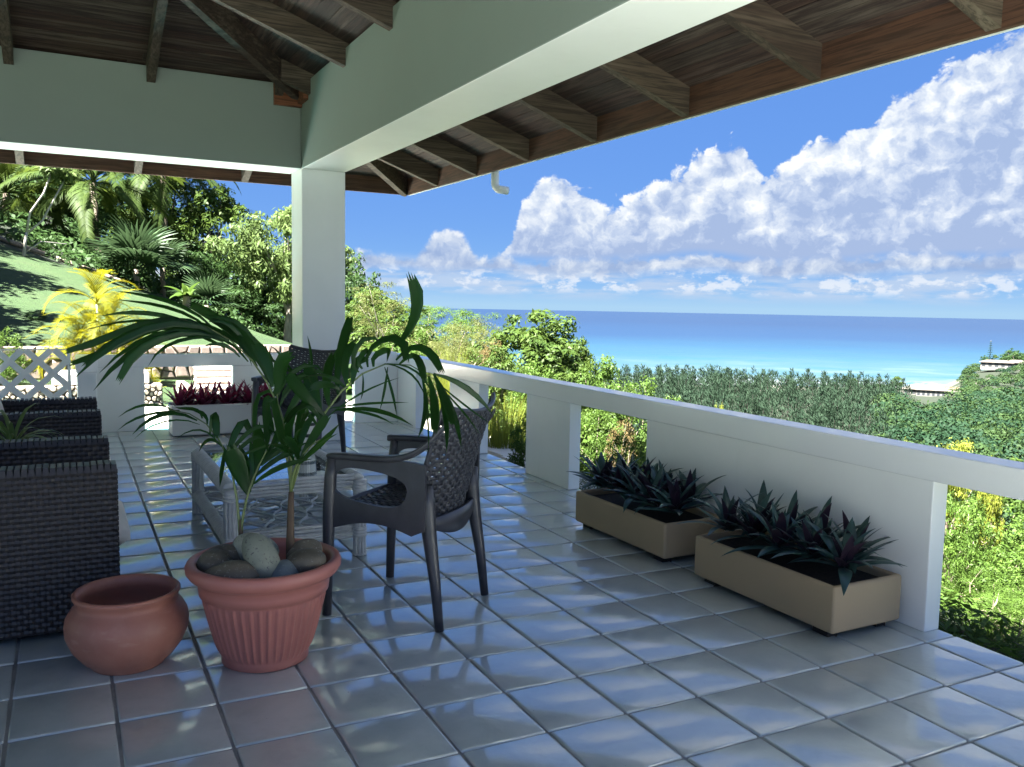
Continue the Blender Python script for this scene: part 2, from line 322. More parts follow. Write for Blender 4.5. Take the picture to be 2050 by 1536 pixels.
def m_leaf(c0, c1, back=None, rough=0.38, trans=0.35, tcol=None, spec=0.5, stripe=None):
    def f(nt, b, o):
        t = nd(nt, 'ShaderNodeAttribute', 2, {'attribute_name': 'tint'}); r = orand(nt)
        k = mth(nt, 'ADD', mth(nt, 'MULTIPLY', t, 0.75), mth(nt, 'MULTIPLY', r, 0.25))
        c = ramp(nt, k, [(0.0, c0), (1.0, c1)]); n1 = noise(nt, geopos(nt), 3.0, 3); c = mix(nt, sstep(nt, n1, 0.4, 0.7, 0, 0.35), c, tuple(v*0.75 for v in c0))
        if back: c = mix(nt, nt.nodes.new('ShaderNodeNewGeometry').outputs['Backfacing'], c, back)
        setb(nt, b, c, rough, Specular_IOR_Level=spec)
        tr = nt.nodes.new('ShaderNodeBsdfTranslucent'); nt.links.new(mix(nt, 0.5, c, tcol or c1), tr.inputs[0])
        ms = nt.nodes.new('ShaderNodeMixShader'); ms.inputs[0].default_value = trans
        nt.links.new(b.outputs[0], ms.inputs[1]); nt.links.new(tr.outputs[0], ms.inputs[2]); nt.links.new(ms.outputs[0], o.inputs[0])
    return f
mat('palm_leaf', m_leaf((0.006, 0.026, 0.007), (0.016, 0.055, 0.012), rough=0.33, trans=0.38, tcol=(0.10, 0.34, 0.02), spec=0.35))
mat('palm_stalk', m_leaf((0.09, 0.13, 0.04), (0.16, 0.2, 0.07), rough=0.4, trans=0.0)); mat('palm_bark', lambda nt, b, o: setb(nt, b, ramp(nt, noise(nt, scl(nt, geopos(nt), (60, 60, 8)), 1.0, 4), [(0.3, (0.035, 0.02, 0.012)), (0.7, (0.11, 0.07, 0.04))]), 0.7))
mat('rhoeo_leaf', m_leaf((0.022, 0.055, 0.050), (0.050, 0.11, 0.088), back=(0.035, 0.018, 0.034), rough=0.3, trans=0.12))
mat('bromeliad_leaf', m_leaf((0.09, 0.010, 0.030), (0.19, 0.025, 0.07), rough=0.35, trans=0.3, tcol=(0.4, 0.03, 0.08)))
mat('spider_leaf', m_leaf((0.06, 0.14, 0.03), (0.24, 0.34, 0.12), rough=0.4, trans=0.3)); mat('spiky_leaf', m_leaf((0.05, 0.09, 0.02), (0.14, 0.17, 0.05), rough=0.4, trans=0.3))
mat('areca_yellow', m_leaf((0.0633, 0.0978, 0.0092), (0.299, 0.265, 0.0115), rough=0.5, trans=0.4, tcol=(0.391, 0.345, 0.0115), spec=0.1))
mat('coco_leaf', m_leaf(spec=0.08, c0=(0.0266, 0.0493, 0.0137), c1=(0.0646, 0.0989, 0.0228), rough=0.5, trans=0.35, tcol=(0.122, 0.168, 0.0228)))
mat('fan_leaf', m_leaf(spec=0.15, c0=(0.0242, 0.0523, 0.0225), c1=(0.0563, 0.0926, 0.0403), rough=0.4, trans=0.25))
TREE = dict(mid=((0.0281, 0.0562, 0.0129), (0.0802, 0.124, 0.0241)), pale=((0.050, 0.088, 0.026), (0.120, 0.168, 0.052)), dark=((0.0181, 0.0434, 0.0144), (0.0481, 0.0903, 0.0265)),
            fresh=((0.0346, 0.0706, 0.0129), (0.0929, 0.156, 0.0281)), olive=((0.0522, 0.0682, 0.0201), (0.12, 0.132, 0.0401)), yellow=((0.129, 0.16, 0.0241), (0.264, 0.289, 0.0481)), dry=((0.129, 0.0963, 0.0401), (0.224, 0.16, 0.0722)))
for k, (a, c2) in TREE.items(): mat('leaf_'+k, m_leaf(a, c2, rough=0.5, trans=0.3, tcol=tuple(min(1, v*1.6) for v in c2), spec=0.12))
mat('casuarina_leaf', m_leaf((0.020, 0.042, 0.026), (0.040, 0.068, 0.040), rough=0.8, trans=0.3, spec=0.1))
mat('far_bark', lambda nt, b, o: setb(nt, b, (0.03, 0.028, 0.022), 0.9))
mat('leaf_canopy_light', m_leaf((0.018, 0.040, 0.014), (0.042, 0.074, 0.024), rough=0.6, trans=0.3, spec=0.1))
mat('leaf_canopy', m_leaf((0.010, 0.029, 0.015), (0.026, 0.056, 0.026), rough=0.6, trans=0.3, spec=0.1))
mat('bark', lambda nt, b, o: setb(nt, b, ramp(nt, noise(nt, scl(nt, geopos(nt), (8, 8, 2)), 1.5, 4), [(0.3, (0.13, 0.10, 0.075)), (0.7, (0.30, 0.245, 0.19))]), 0.85))
mat('white_bark', lambda nt, b, o: setb(nt, b, ramp(nt, noise(nt, scl(nt, geopos(nt), (8, 8, 2)), 1.5, 4), [(0.3, (0.27, 0.25, 0.22)), (0.7, (0.42, 0.40, 0.36))]), 0.85))
mat('pale_bark', lambda nt, b, o: setb(nt, b, ramp(nt, noise(nt, scl(nt, geopos(nt), (8, 8, 2)), 1.5, 4), [(0.3, (0.17, 0.15, 0.12)), (0.7, (0.30, 0.27, 0.225))]), 0.85))
def f_lawn(nt, b, o):
    p = geopos(nt); a = noise(nt, p, 0.5, 5, 0.6); f1 = noise(nt, p, 9, 4, 0.7); f2 = noise(nt, p, 45, 3, 0.7)
    c = ramp(nt, a, [(0.3, (0.0115, 0.0353, 0.00424)), (0.55, (0.0198, 0.053, 0.0066)), (0.75, (0.0314, 0.0601, 0.0118))]); c = mix(nt, sstep(nt, f1, 0.4, 0.75, 0, 0.5), c, (0.00936, 0.0282, 0.00377)); c = mix(nt, sstep(nt, f2, 0.5, 0.8, 0, 0.4), c, (0.0356, 0.0706, 0.0142))
    setb(nt, b, c, 0.9, bump(nt, mth(nt, 'ADD', f1, f2), 0.8, 0.08))
mat('lawn', f_lawn)
mat('ground', lambda nt, b, o: setb(nt, b, ramp(nt, noise(nt, geopos(nt), 0.4, 6, 0.65), [(0.3, (0.004, 0.009, 0.003)), (0.55, (0.007, 0.014, 0.004)), (0.75, (0.012, 0.014, 0.006))]), 0.95))
mat('sand', lambda nt, b, o: setb(nt, b, ramp(nt, noise(nt, geopos(nt), 0.06, 5), [(0.3, (0.05, 0.045, 0.036)), (0.7, (0.078, 0.072, 0.058))]), 0.9))
mat('deck_white', m_paint((0.74, 0.70, 0.63), 0.08)); mat('kerb', m_paint((0.60, 0.56, 0.49), 0.1)); mat('brick_red', m_paint((0.40, 0.22, 0.14), 0.1))
def f_pool(nt, b, o): setb(nt, b, (0.10, 0.62, 0.72), 0.08, bump(nt, noise(nt, geopos(nt), 5, 2), 0.15, 0.02))
mat('pool_water', f_pool)
def f_sea(nt, b, o):
    p = geopos(nt); d = vmth(nt, 'LENGTH', scl(nt, p, (1, 1, 0))); sp = nt.nodes.new('ShaderNodeSeparateXYZ'); nt.links.new(p, sp.inputs[0])
    a = mth(nt, 'MULTIPLY', mth(nt, 'ARCTAN2', sp.outputs[0], sp.outputs[1]), 57.2958)
    sh = mth(nt, 'ADD', 502.0, mth(nt, 'MULTIPLY', mth(nt, 'SUBTRACT', a, 36.0), 4.0)); q = mth(nt, 'SUBTRACT', d, sh)
    big = noise(nt, scl(nt, p, (0.004, 0.004, 0)), 1.0, 5, 0.6); q2 = mth(nt, 'ADD', q, mth(nt, 'MULTIPLY', mth(nt, 'SUBTRACT', big, 0.5), 300.0))
    c = ramp(nt, mth(nt, 'DIVIDE', q2, 2400.0, clamp=True), [(0.0, (0.075, 0.09, 0.092)), (0.04, (0.030, 0.060, 0.072)), (0.14, (0.014, 0.042, 0.064)), (0.24, (0.009, 0.031, 0.058)), (0.42, (0.0065, 0.0205, 0.048)), (1.0, (0.006, 0.0165, 0.040))])
    rd = nd(nt, 'ShaderNodeCombineXYZ', 0, X=mth(nt, 'MULTIPLY', a, 0.22), Y=mth(nt, 'MULTIPLY', q, 0.022), Z=0.0)
    ln = noise(nt, rd, 1.0, 4, 0.55, 0.5)
    c = mix(nt, mth(nt, 'MULTIPLY', sstep(nt, ln, 0.52, 0.66), sstep(nt, q, 380.0, 10.0, 0.0, 0.30)), c, (0.109, 0.126, 0.131))
    c = mix(nt, mth(nt, 'MULTIPLY', sstep(nt, ln, 0.47, 0.35), sstep(nt, q, 900.0, 60.0, 0.0, 0.40)), c, (0.0062, 0.0434, 0.0806))
    fm = noise(nt, nd(nt, 'ShaderNodeCombineXYZ', 0, X=mth(nt, 'MULTIPLY', a, 0.9), Y=mth(nt, 'MULTIPLY', q, 0.03), Z=2.0), 1.0, 4, 0.6, 0.3)
    c = mix(nt, mth(nt, 'MULTIPLY', sstep(nt, fm, 0.46, 0.56), sstep(nt, q, 75.0, 8.0, 0, 0.95)), c, (0.177, 0.182, 0.182))
    h = mth(nt, 'ADD', noise(nt, scl(nt, p, (0.0422, 0.0422, 0.0422)), 1.0, 4, 0.6), mth(nt, 'MULTIPLY', noise(nt, scl(nt, p, (0.253, 0.253, 0.253)), 1.0, 3, 0.6), 0.2))
    setb(nt, b, c, 0.42, bump(nt, h, 0.6, 2.5), Specular_IOR_Level=0.22)
mat('sea_water', f_sea)
mat('far_roof', lambda nt, b, o: setb(nt, b, (0.085, 0.072, 0.062), 0.7)); mat('far_wall', lambda nt, b, o: setb(nt, b, (0.15, 0.145, 0.135), 0.8)); mat('dark_opening', lambda nt, b, o: setb(nt, b, (0.03, 0.035, 0.04), 0.5))
# ================================================================ LARGE STRUCTURE
M = MATS
# ---- terrace floor: slab, grout bed and individual glazed tiles
X0, X1, Y0, Y1 = -5.6, 2.625, -5.2, 7.09
mb = MB()
mb.hexa([(X0, Y0, -1.6), (X1, Y0, -1.6), (X1, Y1, -1.6), (X0, Y1, -1.6)] + [(x, y, fz(x, y)-0.007) for x, y in ((X0, Y0), (X1, Y0), (X1, Y1), (X0, Y1))])
floor = struct('floor', mb.mesh('floor', M['grout']))
T, G = 0.305, 0.0095
def tile_mesh(w, h):
    t = MB(); e = 0.007
    rings = [(0, -0.012), (0.0004, -0.0042), (0.0024, -0.0012), (e, 0.0)]
    pts = []
    for ins, z in rings:
        a, b2 = w/2-ins, h/2-ins; c = 0.004
        pts += [(-a+c, -b2, z), (a-c, -b2, z), (a, -b2+c, z), (a, b2-c, z), (a-c, b2, z), (-a+c, b2, z), (-a, b2-c, z), (-a, -b2+c, z)]
    fs = [tuple(range(24, 32))]
    for k in range(3):
        for j in range(8): fs.append((k*8+j, k*8+(j+1) % 8, (k+1)*8+(j+1) % 8, (k+1)*8+j))
    t.add(pts, fs); me = t.mesh('tile', M['tile'], True); return me
tme = tile_mesh(T-G, T-G); tcut = tile_mesh(2.622-(8*T+G/2), T-G)
def camproj(p):
    d = Vector(p)-CAMLOC; z = d.dot(fwd)
    return (1025+1710.7*d.dot(r2)/z, 768-1710.7*d.dot(u2)/z, z) if z > 0.05 else (-9e9, 0, z)
cand = []
for u in range(-18, 9):
    for v in range(-17, 23):
        cut = u == 8
        x = (8*T+G/2+2.622)/2 if cut else (u+0.5)*T
        y = (v+0.5)*T
        if y > Y1-0.05 or y < Y0+0.1: continue
        px, py, z = camproj((x, y, fz(x, y))); vis = z > 0.3 and -180 < px < 2230 and 500 < py < 1800
        cand.append((0 if vis else 1, z if vis else (Vector((x, y, 0))-CAMLOC).length, x, y, cut))
cand.sort(); rest = MB(); tilt = (math.atan(FB), -math.atan(FA))
for k, (nv, z, x, y, cut) in enumerate(cand):
    if k < 296:
        link('tile', tcut if cut else tme, floor, (x, y, fz(x, y)+random.uniform(-0.0008, 0.0008)), (tilt[0]+random.gauss(0, 0.0014), tilt[1]+random.gauss(0, 0.0014), random.gauss(0, 0.002)))
    else:
        w = (2.622-(8*T+G/2)) if cut else T-G; a, b2 = w/2, (T-G)/2
        q = [(x-a, y-b2), (x+a, y-b2), (x+a, y+b2), (x-a, y+b2)]
        rest.hexa([(i, j, fz(i, j)-0.006) for i, j in q] + [(i, j, fz(i, j)) for i, j in q])
o = link('tile_field', rest.mesh('tile_field', M['tile']), floor); o['kind'] = 'stuff'

# ---- column and beams (shade on the beams' inner faces is put in as darker sage)
def shade_face(me, face):
    me.materials.append(M['beam_shade']); me.polygons[face].material_index = 1; return me
def ub(y): return 2.504 + 0.0070*y
CX0, CX1, CY0, CY1 = 1.211, 1.621, 5.918, 6.328
mb = MB(); mb.hexa([(x, y, fz(x, y)) for x, y in ((CX0+.003, CY0+.003), (CX1-.003, CY0+.003), (CX1-.003, CY1-.003), (CX0+.003, CY1-.003))] + [(x, y, ub(y)+0.002) for x, y in ((CX0+.003, CY0+.003), (CX1-.003, CY0+.003), (CX1-.003, CY1-.003), (CX0+.003, CY1-.003))])
c = link('concrete_column', mb.mesh('column', M['white_paint'])); tag(c, 'thick square white column where the two roof beams meet', 'column'); bevel(c, 0.008)
mb = MB(); mb.hexa([(x, y, ub(y)) for x, y in ((CX0, -1.6), (CX1, -1.6), (CX1, CY1), (CX0, CY1))] + [(CX0, -1.6, 3.25), (CX1, -1.6, 3.09), (CX1, CY1, 3.13), (CX0, CY1, 3.27)])
c = link('concrete_beam', shade_face(mb.mesh('beam_right', M['white_paint']), 5)); tag(c, 'long white concrete beam running overhead from the camera to the column', 'beam'); bevel(c, 0.008)
mb = MB(); mb.hexa([(x, y, ub(y)-0.0025) for x, y in ((-5.8, CY0), (CX0-0.002, CY0), (CX0-0.002, CY1), (-5.8, CY1))] + [(-5.8, CY0, 3.272), (CX0-0.002, CY0, 3.272), (CX0-0.002, CY1, 3.13), (-5.8, CY1, 3.13)])
c = link('concrete_beam', shade_face(mb.mesh('beam_back', M['white_paint']), 2)); tag(c, 'white concrete beam across the back of the terrace, left of the column', 'beam'); bevel(c, 0.008)

# ---- hip roof: boards, rafters, hip rafter, fascia boards, covering
roof = thing('roof', 'hipped timber roof with dark weathered boards and exposed rafters over the terrace', 'roof', (0, 0, 2.5))
PZ0, SL, DMIN, DMAX = 3.300, 0.348, -3.30, 1.593
XB, YB = CX0, CY0
def rtilt(y): return 0.006*(y-3.5)
def pz(d, y): return PZ0 - SL*d + rtilt(y)
def pb(poly, lo, hi, dfun):             # prism under the roof plane: plan polygon, vertical offsets
    n = len(poly); b = [(x, y, pz(dfun(x, y), y)+lo) for x, y in poly]; t = [(x, y, pz(dfun(x, y), y)+hi) for x, y in poly]
    fs = [tuple(range(n-1, -1, -1)), tuple(range(n, 2*n))] + [(i, (i+1) % n, n+(i+1) % n, n+i) for i in range(n)]
    q = MB(); q.add(b+t, fs); return q
dR = lambda x, y: x-XB
dB = lambda x, y: y-YB
pitch_b = 0.1152; d = DMIN; rr = random.Random(4)
while d < DMAX-0.01:
    e = min(d+pitch_b-0.0045, DMAX); j = rr.uniform(-0.002, 0.002)
    y = -1.7                               # right slope, boards along y
    cuts = [y]
    while True:
        y += rr.choice((2.09, 3.13, 3.13, 4.2))
        if y > YB+d-1.0: break
        cuts.append(y)
    for i, a in enumerate(cuts):
        if i+1 < len(cuts): poly = [(XB+d, a+0.001), (XB+e, a+0.001), (XB+e, cuts[i+1]-0.001), (XB+d, cuts[i+1]-0.001)]
        else: poly = [(XB+d, a+0.001), (XB+e, a+0.001), (XB+e, YB+e), (XB+d, YB+d)]
        wpart('board', pb(poly, j, 0.02+j, dR), M['board_y'], roof)
    x = -2.09-(3.3+d)                      # back slope, boards along x
    cuts = [x]
    while True:
        x += rr.choice((2.09, 3.13, 3.13))
        if x > XB+d-0.9: break
        cuts.append(x)
    for i, a in enumerate(cuts):
        if i+1 < len(cuts): poly = [(a+0.001, YB+d), (cuts[i+1]-0.001, YB+d), (cuts[i+1]-0.001, YB+e), (a+0.001, YB+e)]
        else: poly = [(a+0.001, YB+d), (XB+d, YB+d), (XB+e, YB+e), (a+0.001, YB+e)]
        wpart('board', pb(poly, j, 0.02+j, dB), M['board_x'], roof)
    d += pitch_b
RD, RW = 0.178, 0.034
for y in (-1.67, -0.6, 0.437, 1.411, 2.476, 3.533, 4.58, 5.62, 6.573):
    d0 = max(DMIN, y-YB+0.05) if y > 2.6 else DMIN
    wpart('rafter', pb([(XB+d0, y-RW), (XB+DMAX-0.002, y-RW), (XB+DMAX-0.002, y+RW), (XB+d0, y+RW)], -RD, -0.003, dR), M['rafter_x'], roof)
for x in (-4.2, -3.15, -2.09, -1.056, -0.036, 1.001):
    d0 = max(DMIN, x-XB+0.05) if x > -2.09 else max(DMIN, -5.39-x+0.05)
    wpart('rafter', pb([(x-RW, YB+d0), (x+RW, YB+d0), (x+RW, YB+DMAX-0.002), (x-RW, YB+DMAX-0.002)], -RD, -0.003, dB), M['rafter_y'], roof)
h = RW*0.75
dH = lambda x, y: ((x-XB)+(y-YB))/2
wpart('hip_rafter', pb([(XB+DMIN-h, YB+DMIN+h), (XB+DMIN+h, YB+DMIN-h), (XB+DMAX-0.004, YB+DMAX-2*h-0.004), (XB+DMAX-0.004, YB+DMAX-0.004), (XB+DMAX-2*h-0.004, YB+DMAX-0.004)], -RD-0.022, -0.004, dH), M['rafter_d'], roof)
q = MB(); q.box((0.965, YB-0.045, 3.075), (XB-0.003, YB-0.002, 3.29)); o = wpart('corner_block', q, M['block_wood'], roof); o['label'] = 'reddish timber block under the inner end of the hip rafter'
q = MB(); q.box((XB-0.045, 5.66, 3.10), (XB-0.002, YB-0.048, 3.29)); wpart('corner_block', q, M['block_wood'], roof)
def ff(y): return 2.543 + 0.0065*y
FX, FY = XB+DMAX, YB+DMAX
q = MB(); q.hexa([(x, y, ff(y)) for x, y in ((FX, -1.7), (FX+0.03, -1.7), (FX+0.03, FY+0.03), (FX, FY+0.03))] + [(x, y, pz(DMAX, y)+0.03) for x, y in ((FX, -1.7), (FX+0.03, -1.7), (FX+0.03, FY+0.03), (FX, FY+0.03))])
wpart('fascia_board', q, M['fascia_y'], roof)
q = MB(); q.hexa([(x, y, ff(FY)+0.001) for x, y in ((-6.9, FY), (FX-0.002, FY), (FX-0.002, FY+0.03), (-6.9, FY+0.03))] + [(x, y, pz(DMAX, FY)+0.03) for x, y in ((-6.9, FY), (FX-0.002, FY), (FX-0.002, FY+0.03), (-6.9, FY+0.03))])
wpart('fascia_board', q, M['fascia_x'], roof)
XR = XB+DMIN                                # covering above the boards, all slopes
q = pb([(XR, -1.75), (FX+0.06, -1.75), (FX+0.06, FY+0.06), (XR, YB+DMIN)], 0.026, 0.09, dR)
q2 = pb([(2*XR-XB-DMAX-0.06, FY+0.06), (XR, YB+DMIN), (FX+0.06, FY+0.06)], 0.026, 0.09, dB)
q.add(q2.v, q2.f); XL = 2*XR
q3 = pb([(XR, YB+DMIN), (XR, -1.75), (XL-FX-0.06, -1.75), (XL-FX-0.06, FY+0.06)][::-1], 0.026, 0.09, lambda x, y: XL-x-XB)
q.add(q3.v, q3.f); wpart('roof_covering', q, M['roof_felt'], roof)
# gutter and its spout
g = MB(); prof = [(0.0, 0.085), (0.0, 0.03), (0.02, 0.016), (0.06, 0.012), (0.085, 0.03), (0.095, 0.085)]
for a, (dx_, dz_) in enumerate(prof):
    for y in (-1.7, FY+0.11): g.v.append((FX+0.034+dx_, y, ff(y)+dz_)); g.c.append(0.5)
for a in range(5): g.f.append((2*a, 2*a+1, 2*a+3, 2*a+2))
o = link('gutter', g.mesh('gutter', M['pvc'])); tag(o, 'thin pale gutter along the outer edge of the right fascia board', 'gutter'); sm = o.modifiers.new('solid', 'SOLIDIFY'); sm.thickness = 0.003
g = MB(); y = 5.36; zb = ff(y); P = [(FX+0.085, y, zb+0.03), (FX+0.085, y, zb-0.09)]
for a in range(1, 7): t = R(10*a); P.append((FX+0.085+0.07*(1-math.cos(t))*0.6, y-0.07*(1-math.cos(t))*0.9, zb-0.09-0.07*math.sin(t)))
P.append((FX+0.085+0.075, y-0.11, zb-0.168)); g.tube(P, 0.037, 16)
o = link('gutter_spout', g.mesh('spout', M['pvc'], True)); tag(o, 'short white bent spout hanging below the gutter near the roof corner', 'drain spout')

# ---- balustrades
def zt(y): return 0.760 + 0.0046*y
def zb_(y): return 0.637 + 0.0030*y
bal = thing('balustrade', 'white masonry balustrade with open gaps along the sea side of the terrace', 'balustrade', (2.6, 2.5, 0))
def wall_piece(poly, lo, hi): 
    n = len(poly); q = MB(); q.add([(x, y, lo(x, y)) for x, y in poly]+[(x, y, hi(x, y)) for x, y in poly], [tuple(range(n-1, -1, -1)), tuple(range(n, 2*n))] + [(i, (i+1) % n, n+(i+1) % n, n+i) for i in range(n)]); return q
rect = lambda x0, x1, y0, y1: [(x0, y0), (x1, y0), (x1, y1), (x0, y1)]
bevel(wpart('cap_rail', wall_piece(rect(2.514, 2.668, -3.9, 7.128), lambda x, y: zb_(y), lambda x, y: zt(y)), M['trim_paint'], bal), 0.006)
for y0, y1 in ((-2.8, -0.58), (0.382, 2.404), (3.332, 3.997), (4.880, 5.536), (6.428, 7.075)):
    bevel(wpart('panel', wall_piece(rect(2.526, 2.622, y0, y1), lambda x, y: fz(x, y), lambda x, y: zb_(y)+0.003), M['white_paint'], bal), 0.005)
bal2 = thing('balustrade', 'white masonry balustrade with square openings at the back of the terrace', 'balustrade', (0.5, 7.0, 0))
bevel(wpart('cap_rail', wall_piece(rect(-0.641, 2.511, 6.962, 7.124), lambda x, y: 0.690, lambda x, y: 0.812), M['trim_paint'], bal2), 0.006)
for x0, x1 in ((-0.483, -0.055), (0.769, 1.30), (2.037, 2.523)):
    bevel(wpart('panel', wall_piece(rect(x0, x1, 6.974, 7.075), lambda x, y: fz(x, y), lambda x, y: 0.693), M['white_paint'], bal2), 0.005)
bevel(wpart('return_wall', wall_piece(rect(-0.637, -0.486, 6.42, 7.075), lambda x, y: fz(x, y), lambda x, y: 0.693), M['white_paint'], bal2), 0.005)
bevel(wpart('return_cap', wall_piece(rect(-0.649, -0.474, 6.408, 6.959), lambda x, y: 0.690, lambda x, y: 0.812), M['trim_paint'], bal2), 0.006)

# ---- terrain
def softplus(t): return np.where(t > 20, t, np.log1p(np.exp(np.minimum(t, 20))))
def shore(az): return 502.0 + (az-36.0)*4.0
def terr(x, y):
    x = np.asarray(x, float); y = np.asarray(y, float)
    t = np.maximum(y-15.6, 0.0)
    H26 = 0.27 + 0.315*(5.4-x); sy = np.clip((H26-0.42)/10.4, -0.12, 0.6)
    up_ = 0.42 + sy*np.minimum(t, 10.4) + np.where(t > 10.4, (t-10.4)*np.clip(sy*0.9, -0.15, 0.20), 0)
    low = -0.22 + 0.10*np.clip((y-10.2)/5.2, 0, 1)
    base = np.where(y > 15.6, up_, low)
    x0 = 4.7 + 0.24*np.clip(t, 0, 12); z = base - 0.46*1.6*softplus((x-x0)/1.6)
    z = z - np.where(y < 7, 0.02*np.maximum(x-2.6, 0), 0)
    z = z + np.clip((-6-x)*0.25, 0, 9)*(y > 8)
    r = np.hypot(x, y); az = np.degrees(np.arctan2(x, y)); s = shore(az)
    z = -43.9 + 2.5*softplus((z+43.9)/2.5)
    far = np.clip((r-200)/200, 0, 1)
    z = np.where((az > 8) & (y > -50), np.minimum(z, np.where(far > 0, -10-34*far, 99)), z)
    hump = 12.3*np.exp(-((np.maximum(0, 57.0-az)/1.25)**2))*np.exp(-(((r-600)/85)**2)) + 9*np.clip((az-60)/10, 0, 1)*np.clip((r-500)/150, 0, 1)
    hump = np.where((r > 430), hump, 0); z = z + hump
    land = np.where(az > 54.9, s + 150*np.clip((az-54.9)/1.0, 0, 1.6), s)
    z = np.where((r > land) & (az > -5), -44.0 - (r-land)*0.12, z)
    return np.maximum(z, -52)
def gaxis(core0, core1, step, far0, far1, grow=1.13):
    a = list(np.arange(core0, core1+1e-6, step)); s = step
    while a[-1] < far1: s *= grow; a.append(a[-1]+min(s, 26))
    s = step
    while a[0] > far0: s *= grow; a.insert(0, a[0]-min(s, 26))
    return np.array(a)
gx = gaxis(-7, 13, 0.4, -140, 760); gy = gaxis(7, 36, 0.5, -140, 620)
for e in (2.625,): gx[np.argmin(abs(gx-e))] = e
gy[np.argmin(abs(gy-15.6))] = 15.6
GX, GY = np.meshgrid(gx, gy, indexing='ij'); GZ = terr(GX, GY)
GZ = GZ + (np.sin(GX*1.3+GY*0.7)*np.cos(GY*1.1-GX*0.4))*0.05*((GY > 16.2) | (GX > 5))
GZ = np.where((GX < 2.9) & (GY < 10.3), -1.3, GZ)
nx, ny = GX.shape; idx = np.arange(nx*ny).reshape(nx, ny)
F = np.stack([idx[:-1, :-1], idx[1:, :-1], idx[1:, 1:], idx[:-1, 1:]], -1).reshape(-1, 4)
V = np.stack([GX, GY, GZ], -1).reshape(-1, 3); cen = V[F].mean(1); cr = np.hypot(cen[:, 0], cen[:, 1]); caz = np.degrees(np.arctan2(cen[:, 0], cen[:, 1]))
edge_y = 27.3 + 0.10*(cen[:, 0]-2) + 0.5*np.sin(cen[:, 0]*1.1)
lawn_m = (cen[:, 1] > 10.1) & (cen[:, 1] < edge_y) & (cen[:, 0] < 6.6) & (cen[:, 0] > -40) | (cen[:, 0] < -6) & (cen[:, 0] > -60) & (cen[:, 1] > -60) & (cen[:, 1] < 12)
beach_m = (cr > shore(caz)-30) & (cr < 700) & (caz > 20) & (caz < 56.6)
def sub(mask, name, mt):
    f = F[mask]; uq, inv = np.unique(f, return_inverse=True); return struct(name, npmesh(name, V[uq], inv.reshape(-1, 4), mt, smooth=True))
sub(lawn_m, 'lawn', M['lawn']); sub(beach_m & ~lawn_m, 'beach', M['sand']); sub(~lawn_m & ~beach_m, 'ground', M['ground'])
# sea: a curved sheet out past the horizon
rad = np.concatenate([np.linspace(280, 1200, 24), np.geomspace(1260, 13500, 28), np.linspace(14000, 22000, 60), np.geomspace(22500, 34000, 8)]); ang = np.radians(np.linspace(-30, 130, 220))
RR, AA = np.meshgrid(rad, ang, indexing='ij'); sv = np.stack([RR*np.sin(AA), RR*np.cos(AA), -45.0-RR**2/(2*3.4e6)], -1).reshape(-1, 3)
si = np.arange(sv.shape[0]).reshape(RR.shape); sf = np.stack([si[:-1, :-1], si[:-1, 1:], si[1:, 1:], si[1:, :-1]], -1).reshape(-1, 4)
struct('sea', npmesh('sea', sv, sf, M['sea_water'], smooth=True))

# ---- pool, deck and garden walls beyond the back balustrade
q = MB(); q.box((-6, 7.095, -0.9), (2.62, 7.60, -0.06)); q.box((-6, 8.46, -0.9), (2.9, 10.15, -0.07)); q.box((1.9, 7.605, -0.9), (2.62, 8.455, -0.065)); struct('pool_deck', q.mesh('pool_deck', M['deck_white']))
q = MB(); q.add([(-6, 7.6, -0.13), (1.9, 7.6, -0.13), (1.9, 8.46, -0.13), (-6, 8.46, -0.13)], [(0, 1, 2, 3)]); struct('pool_water', q.mesh('pool_water', M['pool_water']))
q = MB()
for i in range(10):
    y0, y1 = 4.6+0.55*i, 5.14+0.55*i; x = 3.62+0.085*(y0-5); q.box((x, y0, -1.2), (x+0.42, y1, -0.40))
o = struct('path_kerb', q.mesh('path_kerb', M['kerb']))
def voronoi_cells(w, h, n, seed, relax=2):
    g = np.random.default_rng(seed); pts = g.random((n, 2))*[w, h]
    def cells(pts):
        out = []
        for i, p in enumerate(pts):
            poly = [(0, 0), (w, 0), (w, h), (0, h)]
            dd = np.hypot(*(pts-p).T); 
            for j in np.argsort(dd)[1:18]:
                q = pts[j]; mx, my = (p+q)/2; nx_, ny_ = q-p; new = []
                for k in range(len(poly)):
                    a, b = poly[k], poly[(k+1) % len(poly)]
                    sa = (a[0]-mx)*nx_+(a[1]-my)*ny_; sb = (b[0]-mx)*nx_+(b[1]-my)*ny_
                    if sa <= 0: new.append(a)
                    if sa*sb < 0: tt = sa/(sa-sb); new.append((a[0]+tt*(b[0]-a[0]), a[1]+tt*(b[1]-a[1])))
                poly = new
                if len(poly) < 3: break
            out.append(poly)
        return out
    for _ in range(relax):
        cs = cells(pts); pts = np.array([np.mean(c, axis=0) if len(c) > 2 else p for c, p in zip(cs, pts)])
    return cells(pts)
